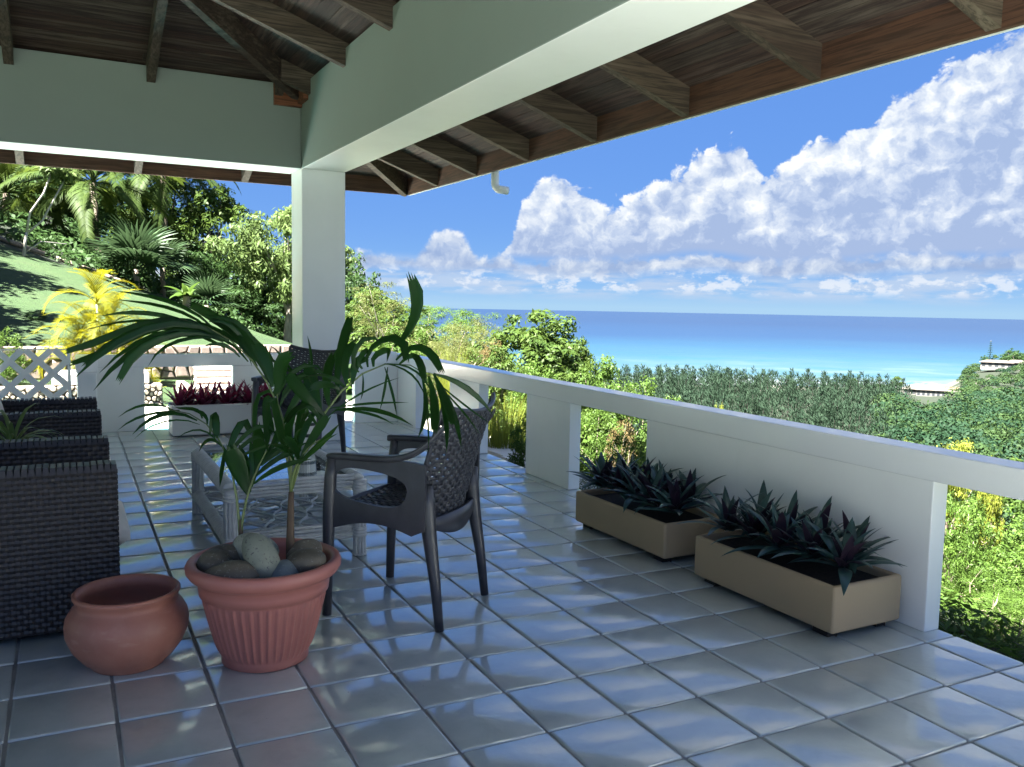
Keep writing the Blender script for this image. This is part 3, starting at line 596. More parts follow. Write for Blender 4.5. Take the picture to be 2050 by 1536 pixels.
def stone_wall(name, label, x0, x1, y, z0, z1, n, seed, gap, bulge, material, thick=0.4, rnd=0, back_top=None):
    w = x1-x0; hh = z1-z0; t = thing(name, label, 'stone wall', ((x0+x1)/2, y, z0))
    q = MB(); q.box((x0, y, z0-0.5), (x1, y+thick, z1-0.02)); wpart('core', q, M['mortar'], t)
    for poly in voronoi_cells(w, hh, n, seed):
        if len(poly) < 3: continue
        c = np.mean(poly, axis=0); P = np.array(poly); dist = np.hypot(*(P-c).T)
        if rnd:                                   # rounded pebbles: chamfer the corners
            P2 = []
            for k in range(len(P)):
                a, b, d_ = P[k-1], P[k], P[(k+1) % len(P)]; P2 += [b+(a-b)*0.28, b+(d_-b)*0.28]
            P = np.array(P2)
        def ring(s_, off): return [(x0+c[0]+(p[0]-c[0])*s_, y-off, z0+c[1]+(p[1]-c[1])*s_) for p in P]
        s0 = max(0.5, 1-gap/max(0.03, dist.mean())); b = bulge*random.uniform(0.6, 1.3); k = len(P)
        vs = ring(s0, -0.02)+ring(s0*0.97, b*0.55)+ring(s0*0.78, b)
        fs = [tuple(range(2*k, 3*k))]
        for u in range(2):
            for j in range(k): fs.append((u*k+j, u*k+(j+1) % k, (u+1)*k+(j+1) % k, (u+1)*k+j))
        s_ = MB(); s_.add(vs, fs); wpart('stone', s_, material, t, smooth=False)
    return t
stone_wall('retaining_wall', 'long retaining wall of irregular pinkish stones below the sloping lawn', -3.2, 4.4, 15.55, -0.16, 0.47, 84, 5, 0.013, 0.05, M['wall_stone'])
stone_wall('pebble_wall', 'low wall faced with rounded pale pebbles beside the pool', -2.1, 0.50, 11.2, -0.2, 0.14, 170, 8, 0.010, 0.04, M['pebble_stone'], rnd=1)
q = MB(); q.box((-0.9, 11.22, 0.142), (0.33, 11.9, 0.30)); o = link('garden_bench', q.mesh('garden_bench', M['deck_white'])); tag(o, 'low white masonry bench on top of the pebble wall', 'bench'); bevel(o, 0.02)
st = thing('garden_steps', 'white concrete steps climbing from the pool toward the lawn', 'steps', (1.45, 12, -0.2))
for i in range(5):
    q = MB(); q.box((1.02+0.04*i, 11.6+0.34*i, -0.11+0.075*i), (2.0+0.04*i, 11.6+0.34*(i+1)-0.004, -0.075+0.075*i)); bevel(wpart('step', q, M['deck_white'], st), 0.008)
    q = MB(); q.box((1.03+0.04*i, 11.63+0.34*i, -0.5), (1.99+0.04*i, 11.6+0.34*(i+1)-0.01, -0.112+0.075*i)); wpart('riser', q, M['wall_stone'], st)
q = MB(); q.box((0.86, 11.5, -0.4), (1.0, 12.9, 0.02)); bevel(wpart('side_wall', q, M['pebble_stone'], st), 0.02)
# ================================================================ FURNITURE AND POTS
def weave(w, h, nx_, nz_, amp=0.0035, fill=0.86):      # woven strands in the XZ plane, outer face toward -Y
    q = MB(); px_, pz_ = w/nx_, h/nz_
    for r in range(nz_):                               # horizontal strands passing in front of every other upright
        pts = []; z = (r+0.5)*pz_
        for k in range(nx_*2+1):
            ph = math.cos(math.pi*(k/2-0.5+r)); x = k*px_/2
            pts.append((x, -0.004-amp*ph, z))
        base = len(q.v); hw_ = pz_*fill/2
        for (x, y, z_) in pts: q.v += [(x, y+0.0015, z_-hw_), (x, y-0.001, z_), (x, y+0.0015, z_+hw_)]; q.c += [0.5]*3
        for k in range(len(pts)-1):
            for s in range(2): a = base+k*3+s; q.f.append((a, a+3, a+4, a+1))
    for k in range(nx_):                               # uprights
        x = (k+0.5)*px_; b = px_*0.36; base = len(q.v)
        for r in range(nz_*2+1):
            y = -0.004-amp*0.9*math.cos(math.pi*(r/2-0.5+k+1)); q.v += [(x-b, y, r*pz_/2), (x+b, y, r*pz_/2)]; q.c += [0.5]*2
        for r in range(nz_*2): a = base+r*2; q.f.append((a, a+1, a+3, a+2))
    return q
def xf(mb, fn): mb.v = [tuple(fn(*p)) for p in mb.v]; return mb
# ---- wicker armchairs facing the sea; local origin at the floor under the near front corner, +Y away from the viewer, -X to the back
def armchair(name, label, loc, group):
    t = thing(name, label, 'armchair', loc, 0, group); W, H, L, TH = 0.81, 0.675, 0.80, 0.105
    def arm(y0, nm):
        q = MB(); q.box((-L+0.01, y0+0.012, 0.03), (-0.012, y0+TH-0.012, H-0.012)); a = link(nm, q.mesh(nm, M['wicker_core']), t)
        s = weave(L, H-0.05, 40, 30); xf(s, lambda x, y, z: (x-L, y0+0.010+y, z+0.03)); link('woven_side', s.mesh('woven_side', M['wicker']), a)
        s = weave(L, H-0.05, 40, 30); xf(s, lambda x, y, z: (-x, y0+TH-0.010-y, z+0.03)); link('woven_side', s.mesh('woven_side', M['wicker']), a)
        s = weave(TH, H-0.05, 5, 30); xf(s, lambda x, y, z: (-0.010-y, y0+x, z+0.03)); link('woven_front', s.mesh('woven_front', M['wicker']), a)
        s = MB(); nb = 34                                # braided top edge: short wrapped segments
        for k in range(nb):
            xa, xb = -L+k*L/nb, -L+(k+0.9)*L/nb; z1 = H+random.uniform(-0.002, 0.002)
            s.hexa([(xa, y0-0.004, H-0.026), (xb, y0-0.004, H-0.026), (xb, y0+TH+0.004, H-0.026), (xa, y0+TH+0.004, H-0.026), (xa+.002, y0+0.004, z1), (xb-.002, y0+0.004, z1), (xb-.002, y0+TH-0.004, z1), (xa+.002, y0+TH-0.004, z1)])
        link('woven_edge', s.mesh('woven_edge', M['wicker']), a)
        for x in (-0.05, -L+0.05):
            s = MB(); s.box((x-0.02, y0+0.03, 0), (x+0.02, y0+0.07, 0.03)); link('foot', s.mesh('foot', M['wicker_core']), a)
    arm(0.0, 'armrest'); arm(W-TH, 'armrest')
    q = MB(); q.box((-L+0.03, TH+0.004, 0.10), (-0.03, W-TH-0.004, 0.27)); link('seat', q.mesh('seat', M['wicker_core']), t)
    s = weave(W-2*TH, 0.24, 30, 10); xf(s, lambda x, y, z: (-0.024-y, TH+x, z+0.05)); link('front_panel', s.mesh('front_panel', M['wicker']), t)
    q = MB(); q.box((-L, TH+0.004, 0.05), (-L+0.10, W-TH-0.004, 0.74)); link('backrest', q.mesh('backrest', M['wicker_core']), t)
    s = weave(W-2*TH, 0.5, 30, 24); xf(s, lambda x, y, z: (-L+0.104-y, TH+x, z+0.26)); link('woven_back', s.mesh('woven_back', M['wicker']), t)
    return t
def pillow(w, d_, h_, puff=0.35):
    q = MB(); n = 14
    for k in (0, 1):
        base = len(q.v); s = 1 if k else -1
        for i in range(n+1):
            for j in range(n+1):
                u, v = -1+2*i/n, -1+2*j/n; e = (1-abs(u)**5)*(1-abs(v)**5); z = s*h_/2*(0.25+0.75*e**0.5 if e > 0 else 0.25)
                rr_ = 1-0.04*(1-e); q.v.append((u*w/2*rr_, v*d_/2*rr_, z+0.004*math.sin(7*u+3*v))); q.c.append(0.5)
        for i in range(n):
            for j in range(n):
                a = base+i*(n+1)+j; q.f.append((a, a+1, a+n+2, a+n+1) if not k else (a, a+n+1, a+n+2, a+1))
    N_ = (n+1)**2; rim = [i*(n+1) for i in range(n+1)]+[n*(n+1)+j for j in range(1, n+1)]+[i*(n+1)+n for i in range(n-1, -1, -1)]+[j for j in range(n-1, 0, -1)]
    for a, b in zip(rim, rim[1:]+rim[:1]): q.f.append((a, b, b+N_, a+N_))
    return q
AX = -0.555
for (nm, y0, lab, lab2) in (('near', 1.693, 'dark brown wicker armchair nearest the viewer, behind the low terracotta bowl', 'cream seat cushion in the nearest wicker armchair'),
                            ('far', 3.312, 'dark brown wicker armchair farther back, beyond the green spider plant', 'cream seat cushion in the farther wicker armchair')):
    a = armchair('wicker_armchair', lab, (AX, y0, fz(-0.9, y0)), 'wicker armchairs on the left')
    c = link('seat_cushion', pillow(0.76, 0.585, 0.17).mesh('cushion', M['fabric'], True), None, (AX-0.318, y0+0.405, fz(-0.9, y0)+0.355)); tag(c, lab2, 'cushion', 'cream seat cushions')
c = link('throw_pillow', pillow(0.44, 0.44, 0.15).mesh('pillow', M['fabric'], True), None, (-1.13, 3.62, 0.585), (R(78), 0, R(78))); tag(c, 'white throw pillow leaning in the farther wicker armchair', 'pillow')
# ---- side table with spider plant between the armchairs
t = thing('side_table', 'small dark square side table between the two wicker armchairs', 'side table', (-1.0, 2.90, fz(-1, 2.9)))
q = MB(); q.box((-0.24, -0.24, 0.42), (0.24, 0.24, 0.45)); bevel(link('table_top', q.mesh('table_top', M['side_wood']), t), 0.005)
for sx in (-1, 1):
    for sy in (-1, 1):
        q = MB(); q.box((sx*0.21-0.018, sy*0.21-0.018, 0), (sx*0.21+0.018, sy*0.21+0.018, 0.419)); link('leg', q.mesh('leg', M['side_wood']), t)
pz0 = fz(-1, 2.9)+0.452
q = MB(); q.lathe([(0.0, 0), (0.06, 0), (0.085, 0.11), (0.09, 0.115), (0.088, 0.12), (0.078, 0.115), (0.072, 0.10), (0.0, 0.10)], 32)
c = link('flower_pot', q.mesh('flower_pot', M['dark_pot'], True), None, (-0.97, 2.95, pz0)); tag(c, 'small dark pot holding the spider plant on the side table', 'pot')
sp = thing('spider_plant', 'green and white striped spider plant arching over the wicker arm', 'plant', (-0.97, 2.95, pz0+0.10))
for k in range(26):
    a = k*2.4+random.uniform(-0.3, 0.3); L = random.uniform(0.22, 0.40); e0 = random.uniform(0.5, 1.25); pts = []; x = z = 0.0; n = 8
    for i in range(n+1):
        pts.append((x*math.cos(a), x*math.sin(a), z)); el_ = e0-(i/n)**1.2*random.uniform(1.3, 1.9); x += math.cos(el_)*L/n; z += math.sin(el_)*L/n
    q = MB(); q.ribbon(pts, [0.021*math.sin(math.pi*(0.14+0.83*i/n)) for i in range(n+1)], (0.01, 0.02, 1), 0.35, random.random()); link('leaf', q.mesh('leaf', M['spider_leaf'], True), sp)

# ---- white cane coffee table with glass top
TX0, TX1, TY0, TY1, TZ = -0.055, 0.665, 2.32, 3.56, 0.445
tf = fz(0.3, 2.9); ct = thing('coffee_table', 'white cane coffee table with a glass top and a woven lower shelf', 'coffee table', (0.305, 2.94, tf))
def cbase(x, y): return fz(x, y)
def coil(p, q_, rad, pitch=0.040, amp=0.0085, n=10):
    p, q_ = Vector(p), Vector(q_); L = (q_-p).length; m_ = max(8, int(L/pitch*6)); return [p.lerp(q_, i/m_) for i in range(m_+1)], [rad-amp+amp*2*abs(math.sin(math.pi*i/6))**0.38 for i in range(m_+1)]
lr = 0.032
for lx in (TX0+lr, TX1-lr):
    for ly in (TY0+lr, TY1-lr):
        q = MB(); b0 = cbase(lx, ly)
        for k in range(10):
            a = 2*math.pi*k/10; q.tube([(lx+0.027*math.cos(a), ly+0.027*math.sin(a), b0), (lx+0.027*math.cos(a), ly+0.027*math.sin(a), TZ-0.06)], 0.0088, 6)
        q.tube([(lx, ly, b0+0.005), (lx, ly, TZ-0.05)], 0.021, 8); lg = wpart('leg', q, M['white_cane'], ct)
        for z0, z1 in ((TZ-0.085, TZ-0.025), (b0+0.10, b0+0.155), (b0+0.002, b0+0.012)):
            q = MB(); P, Rr = coil((lx, ly, z0), (lx, ly, z1), 0.037, 0.016, 0.0018); q.tube(P, Rr, 14); me = q.mesh('wrapping', M['white_cane'], True); o = link('wrapping', me, lg, loc=(0, 0, 0))
for (zz, rad) in ((TZ-0.034, 0.031), (tf+0.128, 0.026)):
    for x in (TX0+lr, TX1-lr):
        q = MB(); P, Rr = coil((x, TY0+lr+0.03, zz), (x, TY1-lr-0.03, zz), rad); q.tube(P, Rr, 14); wpart('rail', q, M['white_cane'], ct, True)
    for y in (TY0+lr, TY1-lr):
        for k in range(5):
            q = MB(); z = zz-0.036+0.018*k; q.tube([(TX0+lr+0.03, y+random.uniform(-.004, .004), z), (0.3, y+random.uniform(-.006, .006), z+random.uniform(-.003, .003)), (TX1-lr-0.03, y, z)], 0.0088, 6); wpart('cane', q, M['white_cane'], ct, True)
zs = tf+0.135
for k in range(15):                                    # lower shelf: bent canes crossing each other
    y0 = TY0+0.06+k*(TY1-TY0-0.12)/14; s = 1 if k % 2 else -1
    q = MB(); n = 12; P = [(TX0+0.045+(TX1-TX0-0.09)*i/n, y0+s*0.055*math.sin(2*math.pi*i/n*1.5), zs+0.006*math.cos(math.pi*i/2)*s) for i in range(n+1)]; q.tube(P, 0.0068, 6); wpart('cane', q, M['white_cane'], ct, True)
for k in range(7):
    x0 = TX0+0.09+k*(TX1-TX0-0.18)/6; s = 1 if k % 2 else -1
    q = MB(); n = 16; P = [(x0+s*0.05*math.sin(2*math.pi*i/n*2.5), TY0+0.05+(TY1-TY0-0.10)*i/n, zs+0.012) for i in range(n+1)]; q.tube(P, 0.0068, 6); wpart('cane', q, M['white_cane'], ct, True)
q = MB(); q.box((TX0+0.052, TY0+0.052, TZ-0.022), (TX1-0.052, TY1-0.052, TZ-0.014)); o = wpart('glass_top', q, M['glass'], ct); bevel(o, 0.002)
# vase on the table
vs = thing('striped_vase', 'white vase with dark bands standing on the far end of the glass table', 'vase', (0.60, 3.36, TZ-0.0135))
q = MB(); q.lathe([(0.0, 0), (0.045, 0), (0.058, 0.05), (0.066, 0.13), (0.068, 0.20), (0.062, 0.245), (0.056, 0.24), (0.05, 0.06), (0, 0.05)], 40); link('body', q.mesh('body', M['ceramic'], True), vs)
for z, r_ in ((0.075, 0.0625), (0.145, 0.0675), (0.212, 0.0682)):
    q = MB(); q.lathe([(r_-0.003, z), (r_+0.0012, z+0.002), (r_+0.0016, z+0.02), (r_-0.003, z+0.022)], 40); link('band', q.mesh('band', M['dark_stripe'], True), vs)

# ---- moulded rattan-pattern armchairs; local +Y is the way the chair faces
def plastic_chair(name, label, loc, rotz, group):
    t = thing(name, label, 'chair', loc, rotz, group); mt = M['chair_plastic']
    def tp(P, Rr, nm, n=14): q = MB(); q.tube(P, Rr, n); return link(nm, q.mesh(nm, mt, True), t)
    for s in (-1, 1):
        tp([(s*0.245, -0.262, 0), (s*0.242, -0.235, 0.2), (s*0.235, -0.20, 0.40), (s*0.232, -0.185, 0.52), (s*0.235, -0.19, 0.60)], [0.0185, 0.023, 0.031, 0.034, 0.020], 'leg')
        tp([(s*0.280, 0.255, 0), (s*0.281, 0.252, 0.25), (s*0.281, 0.250, 0.45), (s*0.279, 0.246, 0.60), (s*0.276, 0.238, 0.694)], [0.0195, 0.023, 0.027, 0.026, 0.022], 'leg')
        q = MB()                                       # arm: flat plate sweeping up into the back
        P = [(s*0.277, 0.270, 0.698), (s*0.279, 0.20, 0.705), (s*0.281, 0.05, 0.707), (s*0.284, -0.08, 0.715), (s*0.284, -0.17, 0.752), (s*0.272, -0.24, 0.82), (s*0.262, -0.285, 0.885)]
        Wd = [0.050, 0.058, 0.060, 0.056, 0.046, 0.036, 0.024]; base = len(q.v)
        for (x, y, z), w in zip(P, Wd):
            for ox, oz in ((-w/2, 0.0), (-w/2+0.004, 0.006), (w/2-0.004, 0.006), (w/2, 0.0), (w/2, -0.016), (w/2-0.010, -0.024), (-w/2+0.010, -0.024), (-w/2, -0.016)): q.v.append((x+ox, y, z+oz)); q.c.append(0.5)
        for i in range(len(P)-1):
            for j in range(8): a = base+i*8+j; b = base+i*8+(j+1) % 8; q.f.append((a, b, b+8, a+8) if s > 0 else (a, a+8, b+8, b))
        q.f.append(tuple(base+j for j in range(8))); q.f.append(tuple(base+(len(P)-1)*8+j for j in range(8)))
        o = link('arm', q.mesh('arm', mt, True), t); sd = o.modifiers.new('sub', 'SUBSURF'); sd.levels = 1; sd.render_levels = 2
        q = MB()                                       # side frame under the arm, with an oval opening
        n = 44; top = []; ins = []; cy_, cz_ = 0.045, 0.578
        for i in range(n):
            a = 2*math.pi*i/n; dy_, dz_ = math.cos(a), math.sin(a)
            y1 = 0.262 if dy_ > 0 else -0.20
            lo_ = lambda y: 0.40-0.0+0.055*math.cos((y-0.03)/0.24*math.pi/2)-0.03
            k1 = (y1-cy_)/dy_ if abs(dy_) > 1e-6 else 1e9; k2 = ((0.700-cz_)/dz_ if dz_ > 0 else (0.415-cz_)/dz_) if abs(dz_) > 1e-6 else 1e9
            kk = min(k1, k2); y, z = cy_+dy_*kk, cz_+dz_*kk
            if dz_ < 0 and k2 <= k1: z = lo_(y)
            top.append((y, z)); sq = lambda v: math.copysign(abs(v)**0.72, v); ins.append((cy_+0.012+sq(dy_)*0.172-0.02*sq(dz_), cz_-0.002+sq(dz_)*0.070+0.018*sq(dy_)))
        xo, xi = s*0.286, s*0.268
        for ring_, xx in ((top, xo), (ins, xo), (ins, xi), (top, xi)):
            q.v += [(xx, y, z) for y, z in ring_]; q.c += [0.5]*n
        for k in range(4):
            for i in range(n):
                a, b = k*n+i, k*n+(i+1) % n; e_ = ((k+1) % 4)*n
                q.f.append((a, b, e_+(i+1) % n, e_+i))
        link('side_panel', q.mesh('side_panel', mt), t)
    # seat: dished woven surface
    def strands(surf, nu, nv, amp, fu, fv, nm, ss=2):
        q = MB()
        def nrm(u, v):
            e = 0.004; a = Vector(surf(u+e, v))-Vector(surf(u-e, v)); b = Vector(surf(u, v+e))-Vector(surf(u, v-e)); return a.cross(b).normalized()
        for r in range(nv):
            v = (r+0.5)/nv; base = len(q.v); m_ = nu*ss*2
            for k in range(m_+1):
                u = k/m_; ph = math.cos(math.pi*(u*nu-0.5+r)); n_ = nrm(u, v)*(amp*ph)
                for dv in (-0.5, -0.2, 0.2, 0.5):
                    p = Vector(surf(u, v+dv*fv/nv)); n2 = n_ - nrm(u, v)*(0.0016 if abs(dv) > 0.4 else 0); q.v.append(tuple(p+n2)); q.c.append(0.5)
            for k in range(m_):
                for s_ in range(3): a = base+k*4+s_; q.f.append((a, a+4, a+5, a+1))
        for c_ in range(nu+1):
            u = min(max(c_/nu, 0.006), 0.994); base = len(q.v); m_ = nv*2
            for k in range(m_+1):
                v = k/m_; ph = math.cos(math.pi*(v*nv-0.5+c_)); 
                for du in (-0.5, 0.5): p = Vector(surf(min(max(u+du*fu/nu, 0), 1), v)); q.v.append(tuple(p+nrm(u, v)*(amp*0.5*ph))); q.c.append(0.5)
            for k in range(m_): a = base+k*2; q.f.append((a, a+1, a+3, a+2))
        o = link(nm, q.mesh(nm, mt, True), t); sm = o.modifiers.new('solid', 'SOLIDIFY'); sm.thickness = 0.003; sm.offset = 0; return o
    def seat(u, v):
        x = (u-0.5)*0.53; y = 0.268-v*0.475; dish = (1-(2*u-1)**2)
        return (x, y, 0.475-0.035*dish*math.sin(math.pi*min(1, v*1.05))-0.03*v + (0.02 if v < 0.06 else 0)*0 - 0.02*max(0, 0.12-v)/0.12)
    def back(u, v):
        c_ = 2*u-1; hw_ = 0.232+0.036*v; top_ = 0.905+0.030*abs(c_)**3-0.012*(1-abs(c_)); z = 0.405+(top_-0.405)*v
        x = c_*hw_; y = -0.205-0.115*max(v, 0)**1.15+0.10*abs(c_)**2.4*(1-0.45*v)
        return (x, y, z)
    strands(seat, 22, 20, 0.0022, 0.62, 0.93, 'seat'); strands(back, 20, 27, 0.0042, 0.60, 0.86, 'backrest')
    q = MB(); P = [back(i/24, 1.0) for i in range(25)]; q.tube([(p[0], p[1], p[2]+0.004) for p in P], [0.0095]*25, 8); link('back_rim', q.mesh('back_rim', mt, True), t)
    for s in (0, 1):
        q = MB(); P = [back(s, i/16) for i in range(5, 17)]; q.tube(P, [0.010]*12, 8); link('back_rim', q.mesh('back_rim', mt, True), t)
    for yy, x0 in ((0.262, 0.262), (-0.205, 0.222)):       # front and rear aprons
        q = MB(); n = 20; base = 0
        for th_ in (0, 1):
            for i in range(n+1):
                c_ = -1+2*i/n; x = c_*x0; yb_ = yy+(0.012 if yy > 0 else -0.030)*(1-c_*c_); low_ = 0.395+0.02*(c_*c_) if yy > 0 else 0.365+0.055*c_*c_
                q.v += [(x, yb_+(0.014*th_ if yy < 0 else -0.014*th_), low_), (x, yb_+(0.014*th_ if yy < 0 else -0.014*th_), 0.47 if yy > 0 else 0.46)]; q.c += [0.5]*2
        for th_ in (0, 1):
            for i in range(n): a = th_*(2*n+2)+2*i; q.f.append((a, a+2, a+3, a+1) if not th_ else (a, a+1, a+3, a+2))
        for i in range(n): a = 2*i; b = 2*n+2+2*i; q.f += [(a, b, b+2, a+2), (a+1, a+3, b+3, b+1)]
        link('apron', q.mesh('apron', mt, True), t)
    return t
def slope_rot(o): o.rotation_euler = (Matrix.Rotation(math.atan(FB), 3, 'X') @ Matrix.Rotation(-math.atan(FA), 3, 'Y') @ Euler(o.rotation_euler).to_matrix()).to_euler()
pc = plastic_chair('rattan_armchair', 'dark plastic rattan armchair seen from behind, right of the potted palm', (0.62, 1.565, fz(0.62, 1.565)), math.atan2(0.668, 0.744), 'plastic rattan armchairs around the coffee table'); slope_rot(pc)
pc2 = copy_thing(pc, (0.96, 4.92, fz(0.96, 4.92)), R(137), 'dark plastic rattan armchair facing the viewer beyond the coffee table', 'plastic rattan armchairs around the coffee table'); slope_rot(pc2)

# ---- terracotta bowl and ribbed pot
bx, by = -0.548, 1.385
bw = thing('terracotta_bowl', 'empty round terracotta bowl standing left of the ribbed pot', 'clay pot', (bx, by, fz(bx, by)))
q = MB(); pr = [(0, 0), (0.135, 0), (0.142, 0.012), (0.170, 0.035), (0.204, 0.080), (0.224, 0.130), (0.2275, 0.165), (0.222, 0.195), (0.205, 0.226), (0.190, 0.240), (0.1865, 0.252), (0.190, 0.266), (0.197, 0.278), (0.1975, 0.286), (0.192, 0.292), (0.182, 0.290), (0.174, 0.277), (0.171, 0.262), (0.176, 0.245), (0.192, 0.22), (0.206, 0.18), (0.206, 0.14), (0.18, 0.07), (0.12, 0.03), (0, 0.025)]

q.lathe([(r*0.925, z*0.94) for r, z in pr], 72); link('body', q.mesh('body', M['terracotta'], True), bw)
PX, PY = -0.085, 1.235; pf = fz(PX, PY)
pot = thing('ribbed_pot', 'large ribbed terracotta-coloured plastic pot with a rolled rim holding stones and palms', 'plant pot', (PX, PY, pf))
def rib(r, z, a, i):
    k = min(max((z-0.035)/0.02, 0), 1)*min(max((0.255-z)/0.02, 0), 1)
    if r < 0.15 or i > 22: return r
    return r + k*(0.0042*max(-0.6, math.cos(a*44))+0.0012*math.cos(a*88))
pr = [(0, 0), (0.150, 0), (0.158, 0.004), (0.159, 0.030), (0.160, 0.036)] + [(0.160+0.062*((z-0.036)/0.22)**0.80, z) for z in (0.05, 0.07, 0.09, 0.12, 0.15, 0.18, 0.21, 0.235, 0.25, 0.256)] + [(0.225, 0.262), (0.2335, 0.264), (0.2365, 0.29), (0.238, 0.318), (0.252, 0.324), (0.268, 0.334), (0.279, 0.350), (0.281, 0.366), (0.275, 0.379), (0.262, 0.385), (0.248, 0.382), (0.240, 0.372), (0.236, 0.35), (0.225, 0.27), (0.20, 0.25)]
q = MB(); q.lathe(pr, 352, fn=rib); link('body', q.mesh('body', M['terracotta_plastic'], True), pot)
q = MB(); q.lathe([(0.0, 0.302), (0.10, 0.300), (0.18, 0.296), (0.234, 0.290)], 40); link('soil', q.mesh('soil', M['soil'], True), pot)
def stone(name, label, loc, size, rot, mt, seed):
    import bmesh
    bm = bmesh.new(); bmesh.ops.create_icosphere(bm, subdivisions=4, radius=1.0); g = random.Random(seed); ph = [g.uniform(0, 6) for _ in range(6)]
    for v in bm.verts:
        x, y, z = v.co; k = 1+0.06*math.sin(2.1*x+ph[0])*math.sin(1.7*y+ph[1])+0.05*math.sin(2.6*z+ph[2]+x)+0.02*math.sin(5*y+ph[3]+2*z)
        v.co = Vector((x*size[0]*k, y*size[1]*k, z*size[2]*k))
    me = bpy.data.meshes.new('stone'); bm.to_mesh(me); bm.free(); me.materials.append(mt); me.polygons.foreach_set('use_smooth', [True]*len(me.polygons))
    o = link(name, me, None, loc, rot); tag(o, label, 'stone', 'stones in the ribbed pot'); return o
zs_ = pf+0.325
# right axis of the view on the floor plan is (0.886,-0.464); toward the viewer is (-0.464,-0.886)
def inpot(a, b, z): return (PX+0.886*a-0.464*b, PY-0.464*a-0.886*b, zs_+z)
stone('stone', 'big egg-shaped speckled grey-green stone leaning at the middle of the pot', inpot(0.020, 0.10, 0.085), (0.058, 0.066, 0.102), (R(-18), R(-34), R(-25)), M['speckled_stone'], 1)
stone('stone', 'rounded grey-green stone behind the big speckled egg in the pot', inpot(-0.045, -0.03, 0.075), (0.085, 0.062, 0.062), (0, R(12), R(-20)), M['speckled_stone'], 2)
stone('stone', 'small dark red-brown stone half hidden behind the thin palm stem', inpot(-0.115, -0.02, 0.06), (0.05, 0.045, 0.045), (0, 0, 0), M['brown_stone'], 3)
stone('stone', 'low brown stone at the front of the pot below the thin palm stem', inpot(-0.070, 0.155, 0.035), (0.100, 0.062, 0.055), (0, R(-6), R(-28)), M['brown_stone'], 4)
stone('stone', 'flat dark brown stone at the left edge of the pot', inpot(-0.165, 0.06, 0.045), (0.062, 0.075, 0.05), (R(8), R(10), R(30)), M['brown_stone'], 5)
stone('stone', 'grey-brown stone behind the flat stone on the left of the pot', inpot(-0.145, 0.005, 0.06), (0.075, 0.05, 0.045), (0, 0, R(-28)), M['brown_stone'], 6)
stone('stone', 'bluish stone low in the pot between the big egg and the right-hand stones', inpot(0.100, 0.10, 0.025), (0.055, 0.075, 0.05), (0, R(24), R(-20)), M['blue_stone'], 7)
stone('stone', 'brown oval stone at the right edge of the pot', inpot(0.165, 0.055, 0.055), (0.075, 0.06, 0.052), (0, R(-16), R(-30)), M['brown_stone'], 8)
stone('stone', 'dark stone at the back right of the pot behind the brown oval', inpot(0.140, -0.045, 0.06), (0.068, 0.055, 0.055), (0, R(-24), R(-10)), M['brown_stone'], 9)

# ---- the two palms in the pot (leaflets as measured from their real positions)
HINT = Vector((-0.46, -0.86, 0.22))
def potted_palm(name, label, trunk, trad, fronds, gseed):
    g = random.Random(gseed); root = thing(name, label, 'potted palm', trunk[0])
    base = Vector(trunk[0])-Vector((0, 0, 0.12)); q = MB(); q.tube([tuple(base)]+trunk, [trad*1.15]+[trad*(1.1-0.4*i/(len(trunk)-1)) for i in range(len(trunk))], 10); wpart('trunk', q, M['palm_bark'], root, True)
    for fr in fronds:
        r_ = fr['r']; n = len(r_); q = MB(); q.tube(r_, [max(0.0016, fr_r) for fr_r in [0.0062*(1-0.75*i/(n-1)) for i in range(n)]], 7); f = wpart('frond', q, M['palm_stalk'], root, True)
        for pts0, w0 in fr['l']:
            split = w0 > 0.034 and pts0[-1][2]-pts0[0][2] < 0.15
            for part in ((-1, 1) if split else (0,)):
                wd = max(w0*(0.60 if split else 0.86), 0.010); k = len(pts0); hint = (HINT+Vector((g.uniform(-.45, .45), g.uniform(-.3, .3), g.uniform(-.25, .5)))).normalized()
                pts = []
                for i, p in enumerate(pts0):
                    p = Vector(p); t_ = (Vector(pts0[min(i+1, k-1)])-Vector(pts0[max(i-1, 0)])).normalized(); sd = t_.cross(HINT).normalized(); s = i/(k-1)
                    pts.append(p+sd*part*w0*(0.20+0.42*s**1.3)-Vector((0, 0, 1))*(0.012*s*s if part > 0 else 0)+HINT*0.012*part*s)
                rag = wd > 0.026 and g.random() < 0.6; prof = []
                for i in range(k):
                    s = i/(k-1); p_ = 0.22+0.78*math.sin(math.pi*min(1, s*1.25)*0.5)
                    p_ *= (1.0 if s < 0.9 else 0.7) if rag else (1-s**2.6)*0.98+0.02
                    prof.append(wd*1.1*p_)
                q = MB(); q.ribbon(pts, prof, hint, 0.30, g.random(), 4 if wd > 0.022 else 2)
                if rag:                                   # jagged bitten end
                    P = [Vector(p) for p in q.v[-5:]]; tdir = (pts[-1]-pts[-2]).normalized()
                    for j in range(4):
                        a, b = P[j], P[j+1]; tip = (a+b)/2+tdir*wd*g.uniform(0.25, 0.9); i0 = len(q.v); q.v += [tuple(a), tuple(b), tuple(tip)]; q.c += [q.c[-1]]*3; q.f.append((i0, i0+1, i0+2))
                link('leaflet', q.mesh('leaflet', M['palm_leaf'], True), f)
    return root
